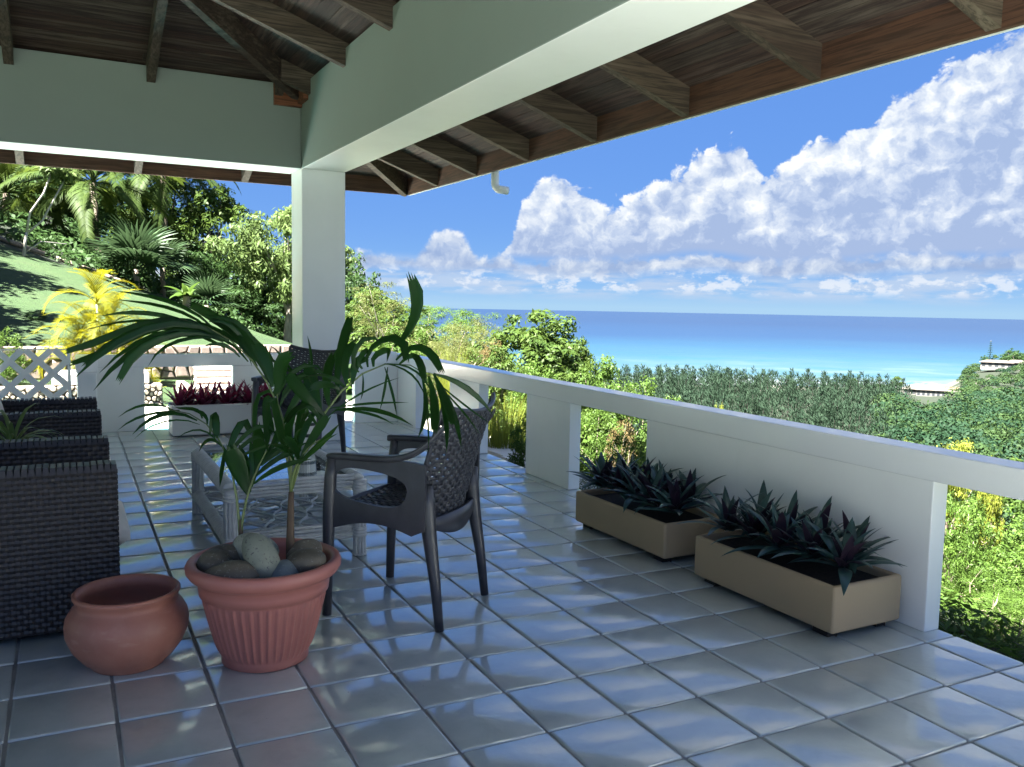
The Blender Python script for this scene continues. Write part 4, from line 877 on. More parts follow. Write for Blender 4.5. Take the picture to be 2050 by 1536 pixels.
PALM_A=[{"r":[[0.013,1.236,0.635],[0.018,1.247,0.739],[0.009,1.268,0.844],[-0.014,1.297,0.946],[-0.05,1.335,1.041],[-0.1,1.379,1.126],[-0.165,1.431,1.196],[-0.243,1.489,1.247],[-0.336,1.553,1.275]],"rw":0.0094,"l":[[[[-0.217,1.473,1.221],[-0.302,1.53,1.258],[-0.384,1.587,1.258],[-0.464,1.644,1.233],[-0.544,1.704,1.194],[-0.625,1.766,1.153],[-0.708,1.834,1.121]],0.047],[[[-0.176,1.448,1.18],[-0.264,1.492,1.23],[-0.356,1.526,1.239],[-0.445,1.552,1.215],[-0.53,1.57,1.166],[-0.605,1.579,1.103],[-0.669,1.577,1.032]],0.0677],[[[-0.184,1.454,1.199],[-0.261,1.497,1.236],[-0.342,1.537,1.245],[-0.423,1.574,1.23],[-0.5,1.607,1.196],[-0.572,1.635,1.147],[-0.635,1.656,1.087]],0.0489],[[[-0.303,1.557,1.26],[-0.361,1.602,1.266],[-0.419,1.658,1.266],[-0.478,1.721,1.262],[-0.537,1.79,1.253],[-0.596,1.863,1.237],[-0.656,1.941,1.215]],0.0244],[[[-0.283,1.545,1.253],[-0.332,1.59,1.272],[-0.381,1.648,1.285],[-0.433,1.716,1.292],[-0.485,1.791,1.293],[-0.539,1.873,1.287],[-0.593,1.96,1.274]],0.0282],[[[-0.224,1.49,1.236],[-0.267,1.533,1.278],[-0.316,1.589,1.309],[-0.368,1.656,1.331],[-0.424,1.73,1.347],[-0.482,1.81,1.358],[-0.54,1.896,1.367]],0.0357],[[[-0.205,1.432,1.204],[-0.27,1.458,1.22],[-0.338,1.477,1.219],[-0.405,1.488,1.201],[-0.466,1.49,1.168],[-0.516,1.482,1.121],[-0.551,1.462,1.059]],0.0338],[[[-0.205,1.432,1.204],[-0.251,1.445,1.209],[-0.301,1.449,1.206],[-0.35,1.446,1.195],[-0.395,1.436,1.175],[-0.434,1.416,1.145],[-0.462,1.386,1.105]],0.0226],[[[-0.14,1.39,1.135],[-0.158,1.394,1.157],[-0.179,1.393,1.173],[-0.201,1.387,1.183],[-0.226,1.379,1.186],[-0.252,1.368,1.184],[-0.279,1.354,1.176]],0.0226],[[[-0.233,1.499,1.274],[-0.188,1.482,1.277],[-0.15,1.472,1.262],[-0.119,1.467,1.233],[-0.093,1.466,1.195],[-0.071,1.47,1.152],[-0.053,1.478,1.109]],0.0376],[[[-0.245,1.529,1.288],[-0.202,1.516,1.283],[-0.161,1.509,1.268],[-0.122,1.508,1.245],[-0.087,1.513,1.214],[-0.057,1.522,1.175],[-0.033,1.538,1.131]],0.0263],[[[-0.101,1.402,1.121],[-0.14,1.44,1.177],[-0.188,1.49,1.215],[-0.241,1.548,1.239],[-0.3,1.613,1.251],[-0.361,1.682,1.252],[-0.423,1.754,1.246]],0.0376],[[[-0.077,1.387,1.097],[-0.098,1.415,1.146],[-0.124,1.455,1.192],[-0.155,1.502,1.233],[-0.189,1.557,1.269],[-0.228,1.617,1.3],[-0.27,1.682,1.325]],0.0451],[[[-0.043,1.353,1.051],[-0.057,1.373,1.097],[-0.076,1.402,1.143],[-0.099,1.437,1.186],[-0.127,1.477,1.224],[-0.161,1.523,1.253],[-0.202,1.573,1.272]],0.0489],[[[-0.032,1.333,1.024],[-0.035,1.339,1.052],[-0.039,1.347,1.08],[-0.045,1.357,1.108],[-0.054,1.369,1.135],[-0.065,1.382,1.16],[-0.079,1.397,1.182]],0.0526],[[[-0.03,1.318,0.996],[-0.018,1.308,1.015],[-0.015,1.298,1.044],[-0.014,1.286,1.078],[-0.013,1.272,1.11],[-0.007,1.251,1.136],[0.009,1.223,1.15]],0.0564]]},{"r":[[0.018,1.234,0.648],[0.041,1.226,0.736],[0.077,1.208,0.834],[0.125,1.181,0.932],[0.183,1.146,1.02],[0.249,1.103,1.087],[0.32,1.052,1.125],[0.394,0.993,1.124],[0.47,0.928,1.074]],"rw":0.0113,"l":[[[[0.355,1.057,1.187],[0.385,1.045,1.22],[0.409,1.036,1.259],[0.426,1.031,1.302],[0.435,1.031,1.347],[0.434,1.037,1.392],[0.422,1.047,1.435]],0.0564],[[[0.169,1.147,1.007],[0.17,1.161,1.055],[0.178,1.178,1.101],[0.191,1.198,1.147],[0.209,1.219,1.194],[0.229,1.243,1.24],[0.25,1.269,1.287]],0.0451],[[[0.455,0.938,1.091],[0.461,0.922,1.063],[0.464,0.901,1.035],[0.463,0.876,1.007],[0.46,0.85,0.98],[0.454,0.821,0.953],[0.445,0.79,0.927]],0.0526],[[[0.478,0.922,1.057],[0.488,0.902,1.02],[0.492,0.876,0.985],[0.492,0.847,0.949],[0.487,0.816,0.914],[0.478,0.783,0.88],[0.466,0.748,0.846]],0.0414],[[[0.463,0.934,1.096],[0.504,0.915,1.083],[0.542,0.9,1.065],[0.579,0.888,1.042],[0.613,0.878,1.013],[0.645,0.87,0.98],[0.675,0.864,0.941]],0.032],[[[0.473,0.925,1.066],[0.499,0.905,1.039],[0.525,0.882,1.013],[0.55,0.857,0.989],[0.574,0.831,0.966],[0.599,0.804,0.943],[0.623,0.775,0.922]],0.0113],[[[0.481,0.92,1.048],[0.503,0.898,1.022],[0.52,0.872,0.996],[0.536,0.843,0.97],[0.548,0.812,0.944],[0.558,0.779,0.917],[0.566,0.745,0.89]],0.0094],[[[0.355,1.017,1.134],[0.377,1.001,1.161],[0.395,0.979,1.175],[0.409,0.953,1.176],[0.419,0.925,1.165],[0.426,0.895,1.142],[0.429,0.862,1.106]],0.0489],[[[0.427,0.951,1.074],[0.428,0.931,1.038],[0.421,0.903,1.005],[0.408,0.87,0.973],[0.388,0.834,0.944],[0.363,0.795,0.916],[0.333,0.754,0.891]],0.0282],[[[0.433,0.946,1.056],[0.432,0.93,1.016],[0.428,0.908,0.978],[0.42,0.88,0.941],[0.41,0.849,0.905],[0.398,0.815,0.87],[0.383,0.779,0.837]],0.0113],[[[0.312,1.039,1.128],[0.344,1.013,1.121],[0.367,0.982,1.109],[0.385,0.949,1.092],[0.395,0.915,1.07],[0.4,0.881,1.042],[0.399,0.845,1.009]],0.0113],[[[0.32,1.035,1.128],[0.356,1.012,1.126],[0.386,0.988,1.117],[0.41,0.965,1.1],[0.429,0.942,1.076],[0.442,0.919,1.044],[0.449,0.898,1.005]],0.0113],[[[0.135,1.137,0.958],[0.173,1.099,0.968],[0.206,1.047,0.979],[0.236,0.987,0.989],[0.263,0.92,0.998],[0.286,0.847,1.006],[0.305,0.77,1.014]],0.0132],[[[0.151,1.128,0.951],[0.191,1.086,0.961],[0.225,1.03,0.966],[0.253,0.964,0.967],[0.276,0.891,0.962],[0.293,0.812,0.953],[0.306,0.728,0.939]],0.0282],[[[0.167,1.119,0.951],[0.195,1.09,0.953],[0.218,1.049,0.953],[0.238,1.002,0.951],[0.254,0.95,0.947],[0.267,0.894,0.94],[0.276,0.833,0.931]],0.0169],[[[0.123,1.162,0.914],[0.163,1.156,0.948],[0.208,1.156,0.978],[0.257,1.161,1.005],[0.309,1.168,1.027],[0.365,1.177,1.046],[0.425,1.188,1.061]],0.0113],[[[0.246,1.092,1.088],[0.245,1.083,1.072],[0.241,1.07,1.057],[0.235,1.053,1.042],[0.228,1.034,1.027],[0.218,1.013,1.014],[0.206,0.991,1.0]],0.0113],[[[0.322,1.033,1.115],[0.316,1.024,1.089],[0.307,1.009,1.064],[0.296,0.99,1.039],[0.283,0.968,1.016],[0.269,0.944,0.993],[0.253,0.918,0.971]],0.015],[[[0.312,1.038,1.115],[0.319,1.027,1.086],[0.323,1.013,1.057],[0.326,0.997,1.029],[0.328,0.98,1.0],[0.328,0.963,0.971],[0.327,0.944,0.943]],0.015],[[[0.273,1.081,1.113],[0.268,1.077,1.145],[0.28,1.057,1.175],[0.301,1.027,1.197],[0.32,0.992,1.204],[0.328,0.956,1.192],[0.317,0.926,1.153]],0.0526],[[[0.24,1.097,1.099],[0.224,1.102,1.117],[0.224,1.097,1.147],[0.233,1.084,1.177],[0.247,1.066,1.199],[0.262,1.044,1.203],[0.272,1.02,1.181]],0.0451],[[[0.205,1.121,1.046],[0.206,1.126,1.067],[0.208,1.134,1.091],[0.213,1.144,1.116],[0.222,1.153,1.14],[0.236,1.16,1.16],[0.257,1.163,1.173]],0.0564],[[[0.143,1.167,0.959],[0.139,1.18,0.991],[0.14,1.197,1.022],[0.145,1.216,1.053],[0.154,1.236,1.083],[0.167,1.257,1.114],[0.184,1.278,1.144]],0.0489],[[[0.117,1.176,0.912],[0.108,1.187,0.943],[0.102,1.201,0.975],[0.096,1.216,1.006],[0.093,1.232,1.038],[0.091,1.249,1.07],[0.09,1.266,1.102]],0.0564],[[[0.194,1.147,1.022],[0.171,1.145,1.041],[0.144,1.133,1.056],[0.114,1.113,1.067],[0.082,1.087,1.072],[0.049,1.056,1.073],[0.013,1.019,1.069]],0.0451],[[[0.126,1.173,0.927],[0.102,1.176,0.951],[0.077,1.171,0.977],[0.052,1.159,1.003],[0.026,1.143,1.03],[0.001,1.122,1.058],[-0.024,1.098,1.086]],0.0489],[[[0.108,1.178,0.894],[0.089,1.176,0.925],[0.068,1.161,0.947],[0.046,1.137,0.959],[0.024,1.106,0.961],[0.002,1.068,0.954],[-0.021,1.024,0.938]],0.0451]]},{"r":[[0.014,1.235,0.635],[0.012,1.245,0.696],[0.006,1.259,0.757],[-0.002,1.275,0.818],[-0.009,1.292,0.879],[-0.015,1.31,0.941],[-0.016,1.326,1.002],[-0.012,1.34,1.064],[-0.0,1.35,1.127]],"rw":0.0094,"l":[[[[-0.015,1.32,0.977],[-0.047,1.334,0.998],[-0.067,1.335,0.988],[-0.077,1.326,0.957],[-0.08,1.31,0.917],[-0.08,1.292,0.88],[-0.081,1.274,0.857]],0.0489],[[[-0.015,1.303,0.921],[-0.036,1.31,0.975],[-0.047,1.299,0.973],[-0.051,1.275,0.937],[-0.051,1.244,0.887],[-0.051,1.21,0.841],[-0.054,1.176,0.819]],0.0489],[[[-0.009,1.313,0.949],[0.006,1.314,0.987],[0.034,1.31,1.029],[0.072,1.303,1.065],[0.114,1.294,1.086],[0.153,1.286,1.081],[0.184,1.279,1.042]],0.0338],[[[0.064,1.298,1.057],[0.047,1.316,1.074],[0.024,1.344,1.089],[0.001,1.376,1.105],[-0.016,1.409,1.123],[-0.02,1.438,1.147],[-0.004,1.46,1.179]],0.0188],[[[0.072,1.293,1.053],[0.052,1.316,1.07],[0.039,1.345,1.092],[0.028,1.379,1.115],[0.019,1.416,1.139],[0.008,1.459,1.16],[-0.008,1.507,1.176]],0.015],[[[0.107,1.288,1.072],[0.111,1.3,1.096],[0.116,1.321,1.12],[0.12,1.349,1.143],[0.125,1.381,1.167],[0.13,1.418,1.19],[0.134,1.459,1.214]],0.0188],[[[-0.006,1.326,0.976],[-0.0,1.32,1.005],[0.018,1.303,1.041],[0.044,1.278,1.073],[0.071,1.249,1.093],[0.095,1.216,1.092],[0.11,1.183,1.062]],0.0414],[[[-0.003,1.292,0.884],[0.011,1.288,0.915],[0.026,1.284,0.946],[0.042,1.278,0.975],[0.06,1.271,1.003],[0.08,1.264,1.03],[0.101,1.256,1.056]],0.0376]]},{"r":[[0.015,1.235,0.635],[0.015,1.233,0.665],[0.018,1.225,0.696],[0.024,1.213,0.726],[0.033,1.198,0.755],[0.044,1.179,0.782],[0.057,1.157,0.807],[0.072,1.132,0.83],[0.089,1.105,0.849]],"rw":0.0094,"l":[[[[0.034,1.181,0.757],[0.056,1.162,0.781],[0.075,1.138,0.806],[0.093,1.109,0.833],[0.109,1.078,0.861],[0.123,1.044,0.889],[0.135,1.008,0.919]],0.0414],[[[0.034,1.181,0.766],[0.047,1.173,0.794],[0.061,1.162,0.823],[0.074,1.149,0.85],[0.087,1.134,0.878],[0.101,1.117,0.905],[0.115,1.099,0.931]],0.0376],[[[0.028,1.172,0.75],[0.046,1.151,0.773],[0.06,1.12,0.798],[0.073,1.083,0.824],[0.085,1.041,0.849],[0.097,0.993,0.873],[0.108,0.94,0.894]],0.0301],[[[0.031,1.205,0.762],[0.036,1.21,0.799],[0.046,1.215,0.833],[0.06,1.221,0.865],[0.077,1.226,0.896],[0.098,1.23,0.925],[0.123,1.233,0.953]],0.0414],[[[0.028,1.219,0.77],[0.033,1.228,0.805],[0.041,1.241,0.839],[0.051,1.258,0.873],[0.063,1.277,0.906],[0.076,1.298,0.94],[0.092,1.32,0.973]],0.0414],[[[0.036,1.205,0.79],[0.023,1.205,0.812],[0.013,1.196,0.835],[0.006,1.18,0.858],[0.003,1.158,0.881],[0.003,1.131,0.904],[0.006,1.099,0.927]],0.0451],[[[0.029,1.206,0.753],[0.022,1.2,0.774],[0.012,1.186,0.794],[-0.002,1.168,0.812],[-0.018,1.145,0.83],[-0.037,1.12,0.845],[-0.058,1.092,0.86]],0.0451]]}]
PALM_B=[{"r":[[-0.16,1.309,0.464],[-0.163,1.318,0.535],[-0.168,1.331,0.611],[-0.178,1.346,0.689],[-0.195,1.366,0.763],[-0.222,1.39,0.829],[-0.261,1.42,0.882],[-0.316,1.456,0.919],[-0.388,1.5,0.934]],"rw":0.0075,"l":[[[[-0.363,1.486,0.929],[-0.397,1.509,0.943],[-0.429,1.535,0.948],[-0.461,1.563,0.946],[-0.492,1.591,0.935],[-0.522,1.62,0.917],[-0.552,1.649,0.891]],0.015],[[[-0.347,1.477,0.93],[-0.383,1.498,0.926],[-0.42,1.519,0.92],[-0.458,1.541,0.91],[-0.494,1.563,0.895],[-0.527,1.583,0.874],[-0.557,1.602,0.847]],0.0169],[[[-0.292,1.422,0.896],[-0.332,1.442,0.916],[-0.373,1.457,0.923],[-0.413,1.468,0.917],[-0.45,1.475,0.902],[-0.484,1.478,0.877],[-0.513,1.477,0.847]],0.0282],[[[-0.284,1.417,0.881],[-0.322,1.432,0.895],[-0.363,1.443,0.899],[-0.404,1.449,0.894],[-0.444,1.451,0.881],[-0.48,1.448,0.861],[-0.511,1.44,0.834]],0.0075],[[[-0.251,1.396,0.845],[-0.246,1.394,0.887],[-0.241,1.389,0.913],[-0.238,1.381,0.922],[-0.236,1.37,0.914],[-0.235,1.357,0.889],[-0.234,1.342,0.848]],0.032],[[[-0.219,1.375,0.808],[-0.239,1.384,0.835],[-0.261,1.389,0.854],[-0.286,1.392,0.864],[-0.312,1.393,0.864],[-0.34,1.392,0.855],[-0.37,1.389,0.837]],0.0094],[[[-0.211,1.37,0.799],[-0.227,1.374,0.817],[-0.242,1.372,0.827],[-0.257,1.365,0.83],[-0.272,1.355,0.825],[-0.287,1.342,0.812],[-0.301,1.326,0.792]],0.0226],[[[-0.272,1.435,0.901],[-0.276,1.443,0.921],[-0.288,1.458,0.931],[-0.305,1.476,0.935],[-0.325,1.497,0.935],[-0.343,1.519,0.934],[-0.357,1.54,0.936]],0.0226],[[[-0.256,1.424,0.879],[-0.255,1.43,0.896],[-0.26,1.441,0.909],[-0.269,1.456,0.919],[-0.281,1.473,0.924],[-0.294,1.493,0.927],[-0.307,1.513,0.928]],0.0226],[[[-0.195,1.358,0.762],[-0.192,1.361,0.774],[-0.18,1.366,0.808],[-0.163,1.37,0.849],[-0.143,1.373,0.88],[-0.123,1.376,0.887],[-0.108,1.379,0.855]],0.0338],[[[-0.191,1.354,0.752],[-0.178,1.344,0.777],[-0.156,1.325,0.811],[-0.128,1.299,0.845],[-0.1,1.269,0.868],[-0.076,1.237,0.87],[-0.061,1.205,0.843]],0.0376],[[[-0.187,1.352,0.743],[-0.164,1.334,0.759],[-0.142,1.31,0.776],[-0.12,1.281,0.791],[-0.099,1.25,0.806],[-0.078,1.216,0.819],[-0.057,1.179,0.832]],0.0188],[[[-0.203,1.365,0.789],[-0.208,1.357,0.767],[-0.213,1.344,0.746],[-0.219,1.327,0.726],[-0.226,1.306,0.707],[-0.232,1.283,0.688],[-0.239,1.258,0.67]],0.0263]]},{"r":[[-0.158,1.307,0.463],[-0.154,1.308,0.509],[-0.147,1.306,0.556],[-0.138,1.301,0.601],[-0.127,1.294,0.646],[-0.113,1.285,0.69],[-0.097,1.274,0.734],[-0.079,1.261,0.776],[-0.061,1.248,0.818]],"rw":0.0075,"l":[[[[-0.129,1.309,0.623],[-0.138,1.312,0.651],[-0.148,1.312,0.681],[-0.159,1.31,0.711],[-0.17,1.305,0.741],[-0.181,1.3,0.77],[-0.193,1.293,0.8]],0.0752],[[[-0.124,1.307,0.632],[-0.125,1.312,0.662],[-0.127,1.319,0.692],[-0.131,1.328,0.721],[-0.136,1.338,0.75],[-0.143,1.35,0.778],[-0.152,1.362,0.806]],0.0639],[[[-0.118,1.306,0.651],[-0.112,1.309,0.68],[-0.107,1.315,0.709],[-0.105,1.324,0.738],[-0.105,1.335,0.766],[-0.107,1.349,0.794],[-0.111,1.365,0.822]],0.0526],[[[-0.102,1.302,0.698],[-0.096,1.306,0.725],[-0.09,1.315,0.752],[-0.086,1.326,0.778],[-0.083,1.34,0.805],[-0.081,1.357,0.831],[-0.081,1.376,0.857]],0.0526],[[[-0.114,1.306,0.67],[-0.086,1.285,0.699],[-0.058,1.256,0.728],[-0.03,1.223,0.754],[-0.002,1.184,0.778],[0.026,1.143,0.8],[0.054,1.097,0.82]],0.0451],[[[-0.102,1.303,0.707],[-0.081,1.291,0.732],[-0.059,1.275,0.756],[-0.036,1.256,0.778],[-0.013,1.235,0.797],[0.011,1.212,0.815],[0.036,1.187,0.831]],0.0414],[[[-0.088,1.299,0.736],[-0.071,1.292,0.757],[-0.053,1.285,0.777],[-0.035,1.277,0.796],[-0.016,1.269,0.815],[0.004,1.261,0.833],[0.024,1.252,0.85]],0.0414],[[[-0.07,1.293,0.773],[-0.059,1.294,0.795],[-0.049,1.298,0.817],[-0.041,1.305,0.839],[-0.034,1.315,0.862],[-0.029,1.327,0.884],[-0.026,1.341,0.908]],0.0414]]}]
TRUNK_A=[[0.006,1.218,0.434],[0.008,1.223,0.485],[0.01,1.227,0.535],[0.012,1.231,0.585],[0.015,1.235,0.635]]
TRUNK_B=[[-0.156,1.303,0.431],[-0.157,1.307,0.464],[-0.157,1.31,0.496],[-0.157,1.313,0.528]]

potted_palm('potted_palm', 'larger stout-stemmed palm with long arching leaflets in the ribbed pot', TRUNK_A, 0.015, PALM_A, 21)
potted_palm('potted_palm', 'smaller thin-stemmed palm at the left side of the ribbed pot', TRUNK_B, 0.009, PALM_B, 22)

# ---- planters with rosette plants
def planter(name, label, x0, x1, y0, y1, zb0, zt0, mt, wall=0.028, feet=0.03, bev=0.012):
    t = thing(name, label, 'planter', ((x0+x1)/2, (y0+y1)/2, fz((x0+x1)/2, (y0+y1)/2))); b0 = fz((x0+x1)/2, (y0+y1)/2)
    q = MB(); z0, z1 = b0+feet, b0+zt0
    o_ = rect(x0, x1, y0, y1); i_ = rect(x0+wall, x1-wall, y0+wall, y1-wall)
    q.add([(x, y, z0) for x, y in o_]+[(x, y, z1) for x, y in o_]+[(x, y, z1) for x, y in i_]+[(x, y, z0+0.04) for x, y in i_], [(3, 2, 1, 0), (12, 13, 14, 15)]+[(i, (i+1) % 4, 4+(i+1) % 4, 4+i) for i in range(4)]+[(4+i, 4+(i+1) % 4, 8+(i+1) % 4, 8+i) for i in range(4)]+[(8+i, 8+(i+1) % 4, 12+(i+1) % 4, 12+i) for i in range(4)])
    bevel(wpart('box', q, mt, t), bev, 3)
    q = MB(); q.box((x0+wall+.003, y0+wall+.003, z0+0.05), (x1-wall-.003, y1-wall-.003, z1-0.035)); wpart('soil', q, M['soil'], t)
    for fx in (x0+0.06, x1-0.06):
        for fy in (y0+0.09, y1-0.09):
            q = MB(); q.box((fx-0.03, fy-0.04, b0-0.012), (fx+0.03, fy+0.04, z0+0.002)); wpart('foot', q, M['wicker_core'], t)
    return z1-0.035
def leaf_mesh(name, L, w, curl, mt, tint, fold=0.3, e0=0.0):
    n = 8; x = z = 0.0; pts = []
    for i in range(n+1): pts.append((x, 0, z)); e_ = e0-curl*(i/n)**1.3; x += math.cos(e_)*L/n; z += math.sin(e_)*L/n
    q = MB(); q.ribbon(pts, [w*(0.55+0.45*math.sin(math.pi*min(1, s*1.3)*0.5+0.4))*(1-s**2.6)+0.0008 for s in [i/n for i in range(n+1)]], (0, 0, 1), fold, tint); return q.mesh(name, mt, True)
def rosette(name, label, cat, loc, meshes, n, lo, hi, smin, smax, group, seed):
    g = random.Random(seed); t = thing(name, label, cat, loc, g.uniform(0, 6), group)
    for k in range(n):
        f = k/(n-1); el_ = lo+(hi-lo)*f+g.uniform(-0.12, 0.12); s = g.uniform(smin, smax)*(1.0-0.15*f)
        link('leaf', g.choice(meshes), t, (0, 0, 0.012*f), (g.uniform(-0.25, 0.25), -el_, k*2.399+g.uniform(-0.3, 0.3)), (s, s, s))
    return t
rme = [leaf_mesh('rhoeo_leaf', L, 0.056, c_, M['rhoeo_leaf'], tt) for L, c_, tt in ((0.24, 0.45, 0.1), (0.27, 0.8, 0.5), (0.21, 0.2, 0.9), (0.26, 1.0, 0.7))]
P2 = (2.055, 2.472, 0.462, 1.345); P1 = (2.048, 2.462, 1.575, 2.470)
z2 = planter('planter_box', 'tan rectangular planter nearest the camera, against the railing panel', P2[0], P2[1], P2[2], P2[3], 0, 0.232, M['tan_planter'])
z1 = planter('planter_box', 'darker tan rectangular planter farther along the railing panel', P1[0], P1[1], P1[2], P1[3], 0, 0.222, M['tan_planter'], bev=0.03)
def fill(x0, x1, y0, y1, n, z, names, wh, seed):
    g = random.Random(seed)
    for k in range(n):
        y = y1-0.09-(y1-y0-0.18)*(k/(n-1)); x = (x0+x1)/2+(0.08 if k % 2 else -0.06)+g.uniform(-0.02, 0.02)
        rosette('rhoeo_plant', names[k], 'plant', (x, y, z+0.065), rme, 22, 0.22, 1.42, 0.8, 1.2, wh, seed*50+k)
ords = ['first', 'second', 'third', 'fourth', 'fifth', 'sixth', 'seventh', 'eighth', 'ninth']
fill(P1[0], P1[1], P1[2], P1[3], 9, z1, ['%s dark rosette plant from the far end of the farther tan planter' % o for o in ords], 'dark rosette plants in the two tan planters', 3)
fill(P2[0], P2[1], P2[2], P2[3], 9, z2, ['%s dark rosette plant from the far end of the nearer tan planter' % o for o in ords], 'dark rosette plants in the two tan planters', 4)
z3 = planter('planter_box', 'pale rectangular planter of burgundy bromeliads by the back wall', 0.140, 1.13, 6.50, 6.86, 0, 0.30, M['white_planter'], feet=0.012, bev=0.03)
bme = [leaf_mesh('bromeliad_leaf', L, 0.042, c_, M['bromeliad_leaf'], tt) for L, c_, tt in ((0.24, 0.3, 0.1), (0.27, 0.55, 0.5), (0.20, 0.15, 0.9))]
for k in range(9):
    rosette('bromeliad', '%s burgundy bromeliad from the left in the pale planter by the back wall' % ords[k], 'plant', (0.22+0.105*k, 6.68+(0.07 if k % 2 else -0.07), z3), bme, 22, 0.3, 1.4, 0.95, 1.35, 'burgundy bromeliads in the pale planter', 90+k)
q = MB(); q.lathe([(0, 0), (0.055, 0), (0.075, 0.12), (0.080, 0.125), (0.080, 0.14), (0.07, 0.14), (0.065, 0.11), (0, 0.11)], 32); o = link('flower_pot', q.mesh('flower_pot', M['dark_pot'], True), None, (1.90, 7.035, 0.8125)); tag(o, 'small dark pot standing on the back railing beside the column', 'pot')
sme = [leaf_mesh('spiky_leaf', L, 0.024, c_, M['spiky_leaf'], tt) for L, c_, tt in ((0.30, 0.5, 0.2), (0.26, 0.9, 0.6), (0.33, 0.3, 0.9))]
rosette('spiky_plant', 'spiky yellow-green plant in the dark pot on the back railing', 'plant', (1.90, 7.035, 0.925), sme, 24, 0.25, 1.4, 0.8, 1.1, None, 77)

# ---- white lattice screen at the far left
LX0, LX1, LY, LZ0, LZ1 = -2.4, -0.690, 6.60, 0.12, 0.885
lt = thing('lattice_screen', 'white diagonal lattice screen at the left end of the terrace', 'lattice', (-1.5, LY, LZ0))
def clip_slat(x, sgn):
    w, hh = 0.030, LZ1-LZ0; a, b = x, x+sgn*hh; lo, hi = LX0+0.02, LX1-0.02
    P = [(a, LZ0), (b, LZ1)]; (xa, za), (xb, zb2) = P
    def cl(xa, za, xb, zb2):
        if xa < lo: za += (lo-xa)/(xb-xa)*(zb2-za) if xb != xa else 0; xa = lo
        if xa > hi: za += (hi-xa)/(xb-xa)*(zb2-za) if xb != xa else 0; xa = hi
        return xa, za
    if (xa < lo and xb < lo) or (xa > hi and xb > hi): return None
    A_ = cl(xa, za, xb, zb2); B_ = cl(xb, zb2, xa, za)
    return A_, B_
for sgn, yo in ((1, 0.0), (-1, 0.0075)):
    x = LX0-1.2
    while x < LX1+1.2:
        r_ = clip_slat(x, sgn)
        if r_ and abs(r_[0][0]-r_[1][0]) > 0.03:
            (xa, za), (xb, zb2) = r_; dv = Vector((xb-xa, 0, zb2-za)).normalized(); pv = Vector((-dv.z, 0, dv.x))*0.026; q = MB(); y0 = LY-0.006+yo
            c4 = [(xa-pv.x, za-pv.z), (xb-pv.x, zb2-pv.z), (xb+pv.x, zb2+pv.z), (xa+pv.x, za+pv.z)]
            q.hexa([(p[0], y0, p[1]) for p in c4]+[(p[0], y0+0.0065, p[1]) for p in c4]); wpart('slat', q, M['trim_paint'], lt)
        x += 0.222
for a, b in (((LX1-0.022, LY-0.012, LZ0-0.04), (LX1+0.004, LY+0.016, LZ1-0.004)), ((LX0, LY-0.012, LZ1-0.003), (LX1+0.004, LY+0.016, LZ1+0.006)), ((LX0, LY-0.012, LZ0-0.04), (LX1-0.0225, LY+0.016, LZ0)), ((LX0-0.03, LY-0.012, 0.02), (LX0-0.001, LY+0.016, LZ1))):
    q = MB(); q.box(a, b); wpart('frame', q, M['trim_paint'], lt)
# ================================================================ VEGETATION
def unit(v): return v/np.maximum(np.linalg.norm(v, axis=1, keepdims=True), 1e-9)
def leaf_quads(P, Nn, L, asp, droop, g, curl=0.0):
    n = len(P); rv = g.normal(size=(n, 3)); a = unit(np.cross(Nn, rv)); a[:, 2] -= droop; a = unit(a); s = unit(np.cross(a, Nn)); nn = unit(np.cross(s, a))
    L = (L*g.uniform(0.65, 1.3, n))[:, None]; w = L*asp*0.5
    V = np.stack([P, P+a*L*0.45+s*w+nn*w*0.35, P+a*L-nn*L*curl, P+a*L*0.45-s*w+nn*w*0.35], 1).reshape(-1, 3)
    return V, np.arange(4*n).reshape(n, 4)
def crown(name, ells, ncl, nlf, L, asp, droop, cr, mt, seed, flat=0.75, inner=0.5, upb=0.6):
    g = np.random.default_rng(seed); e = np.array(ells, float); wts = np.prod(e[:, 3:], axis=1)**(2/3); which = g.choice(len(e), ncl, p=wts/wts.sum())
    d = unit(g.normal(size=(ncl, 3))); c = e[which, :3]+d*e[which, 3:]*g.uniform(inner, 1.02, ncl)[:, None]
    crr = cr*g.uniform(0.6, 1.25, ncl); ci = np.repeat(np.arange(ncl), nlf); n = len(ci); dd = unit(g.normal(size=(n, 3)))
    P = c[ci]+dd*(crr[ci]*g.random(n)**0.4)[:, None]*np.array([1, 1, flat]); Nn = unit(dd*0.8+np.array([0, 0, upb])+g.normal(size=(n, 3))*0.45)
    V, F = leaf_quads(P, Nn, L, asp, droop, g); tint = np.repeat(np.clip(0.55*g.random(ncl)[ci]+0.45*g.random(n), 0, 1), 4)
    return npmesh(name, V, F, mt, tint), c
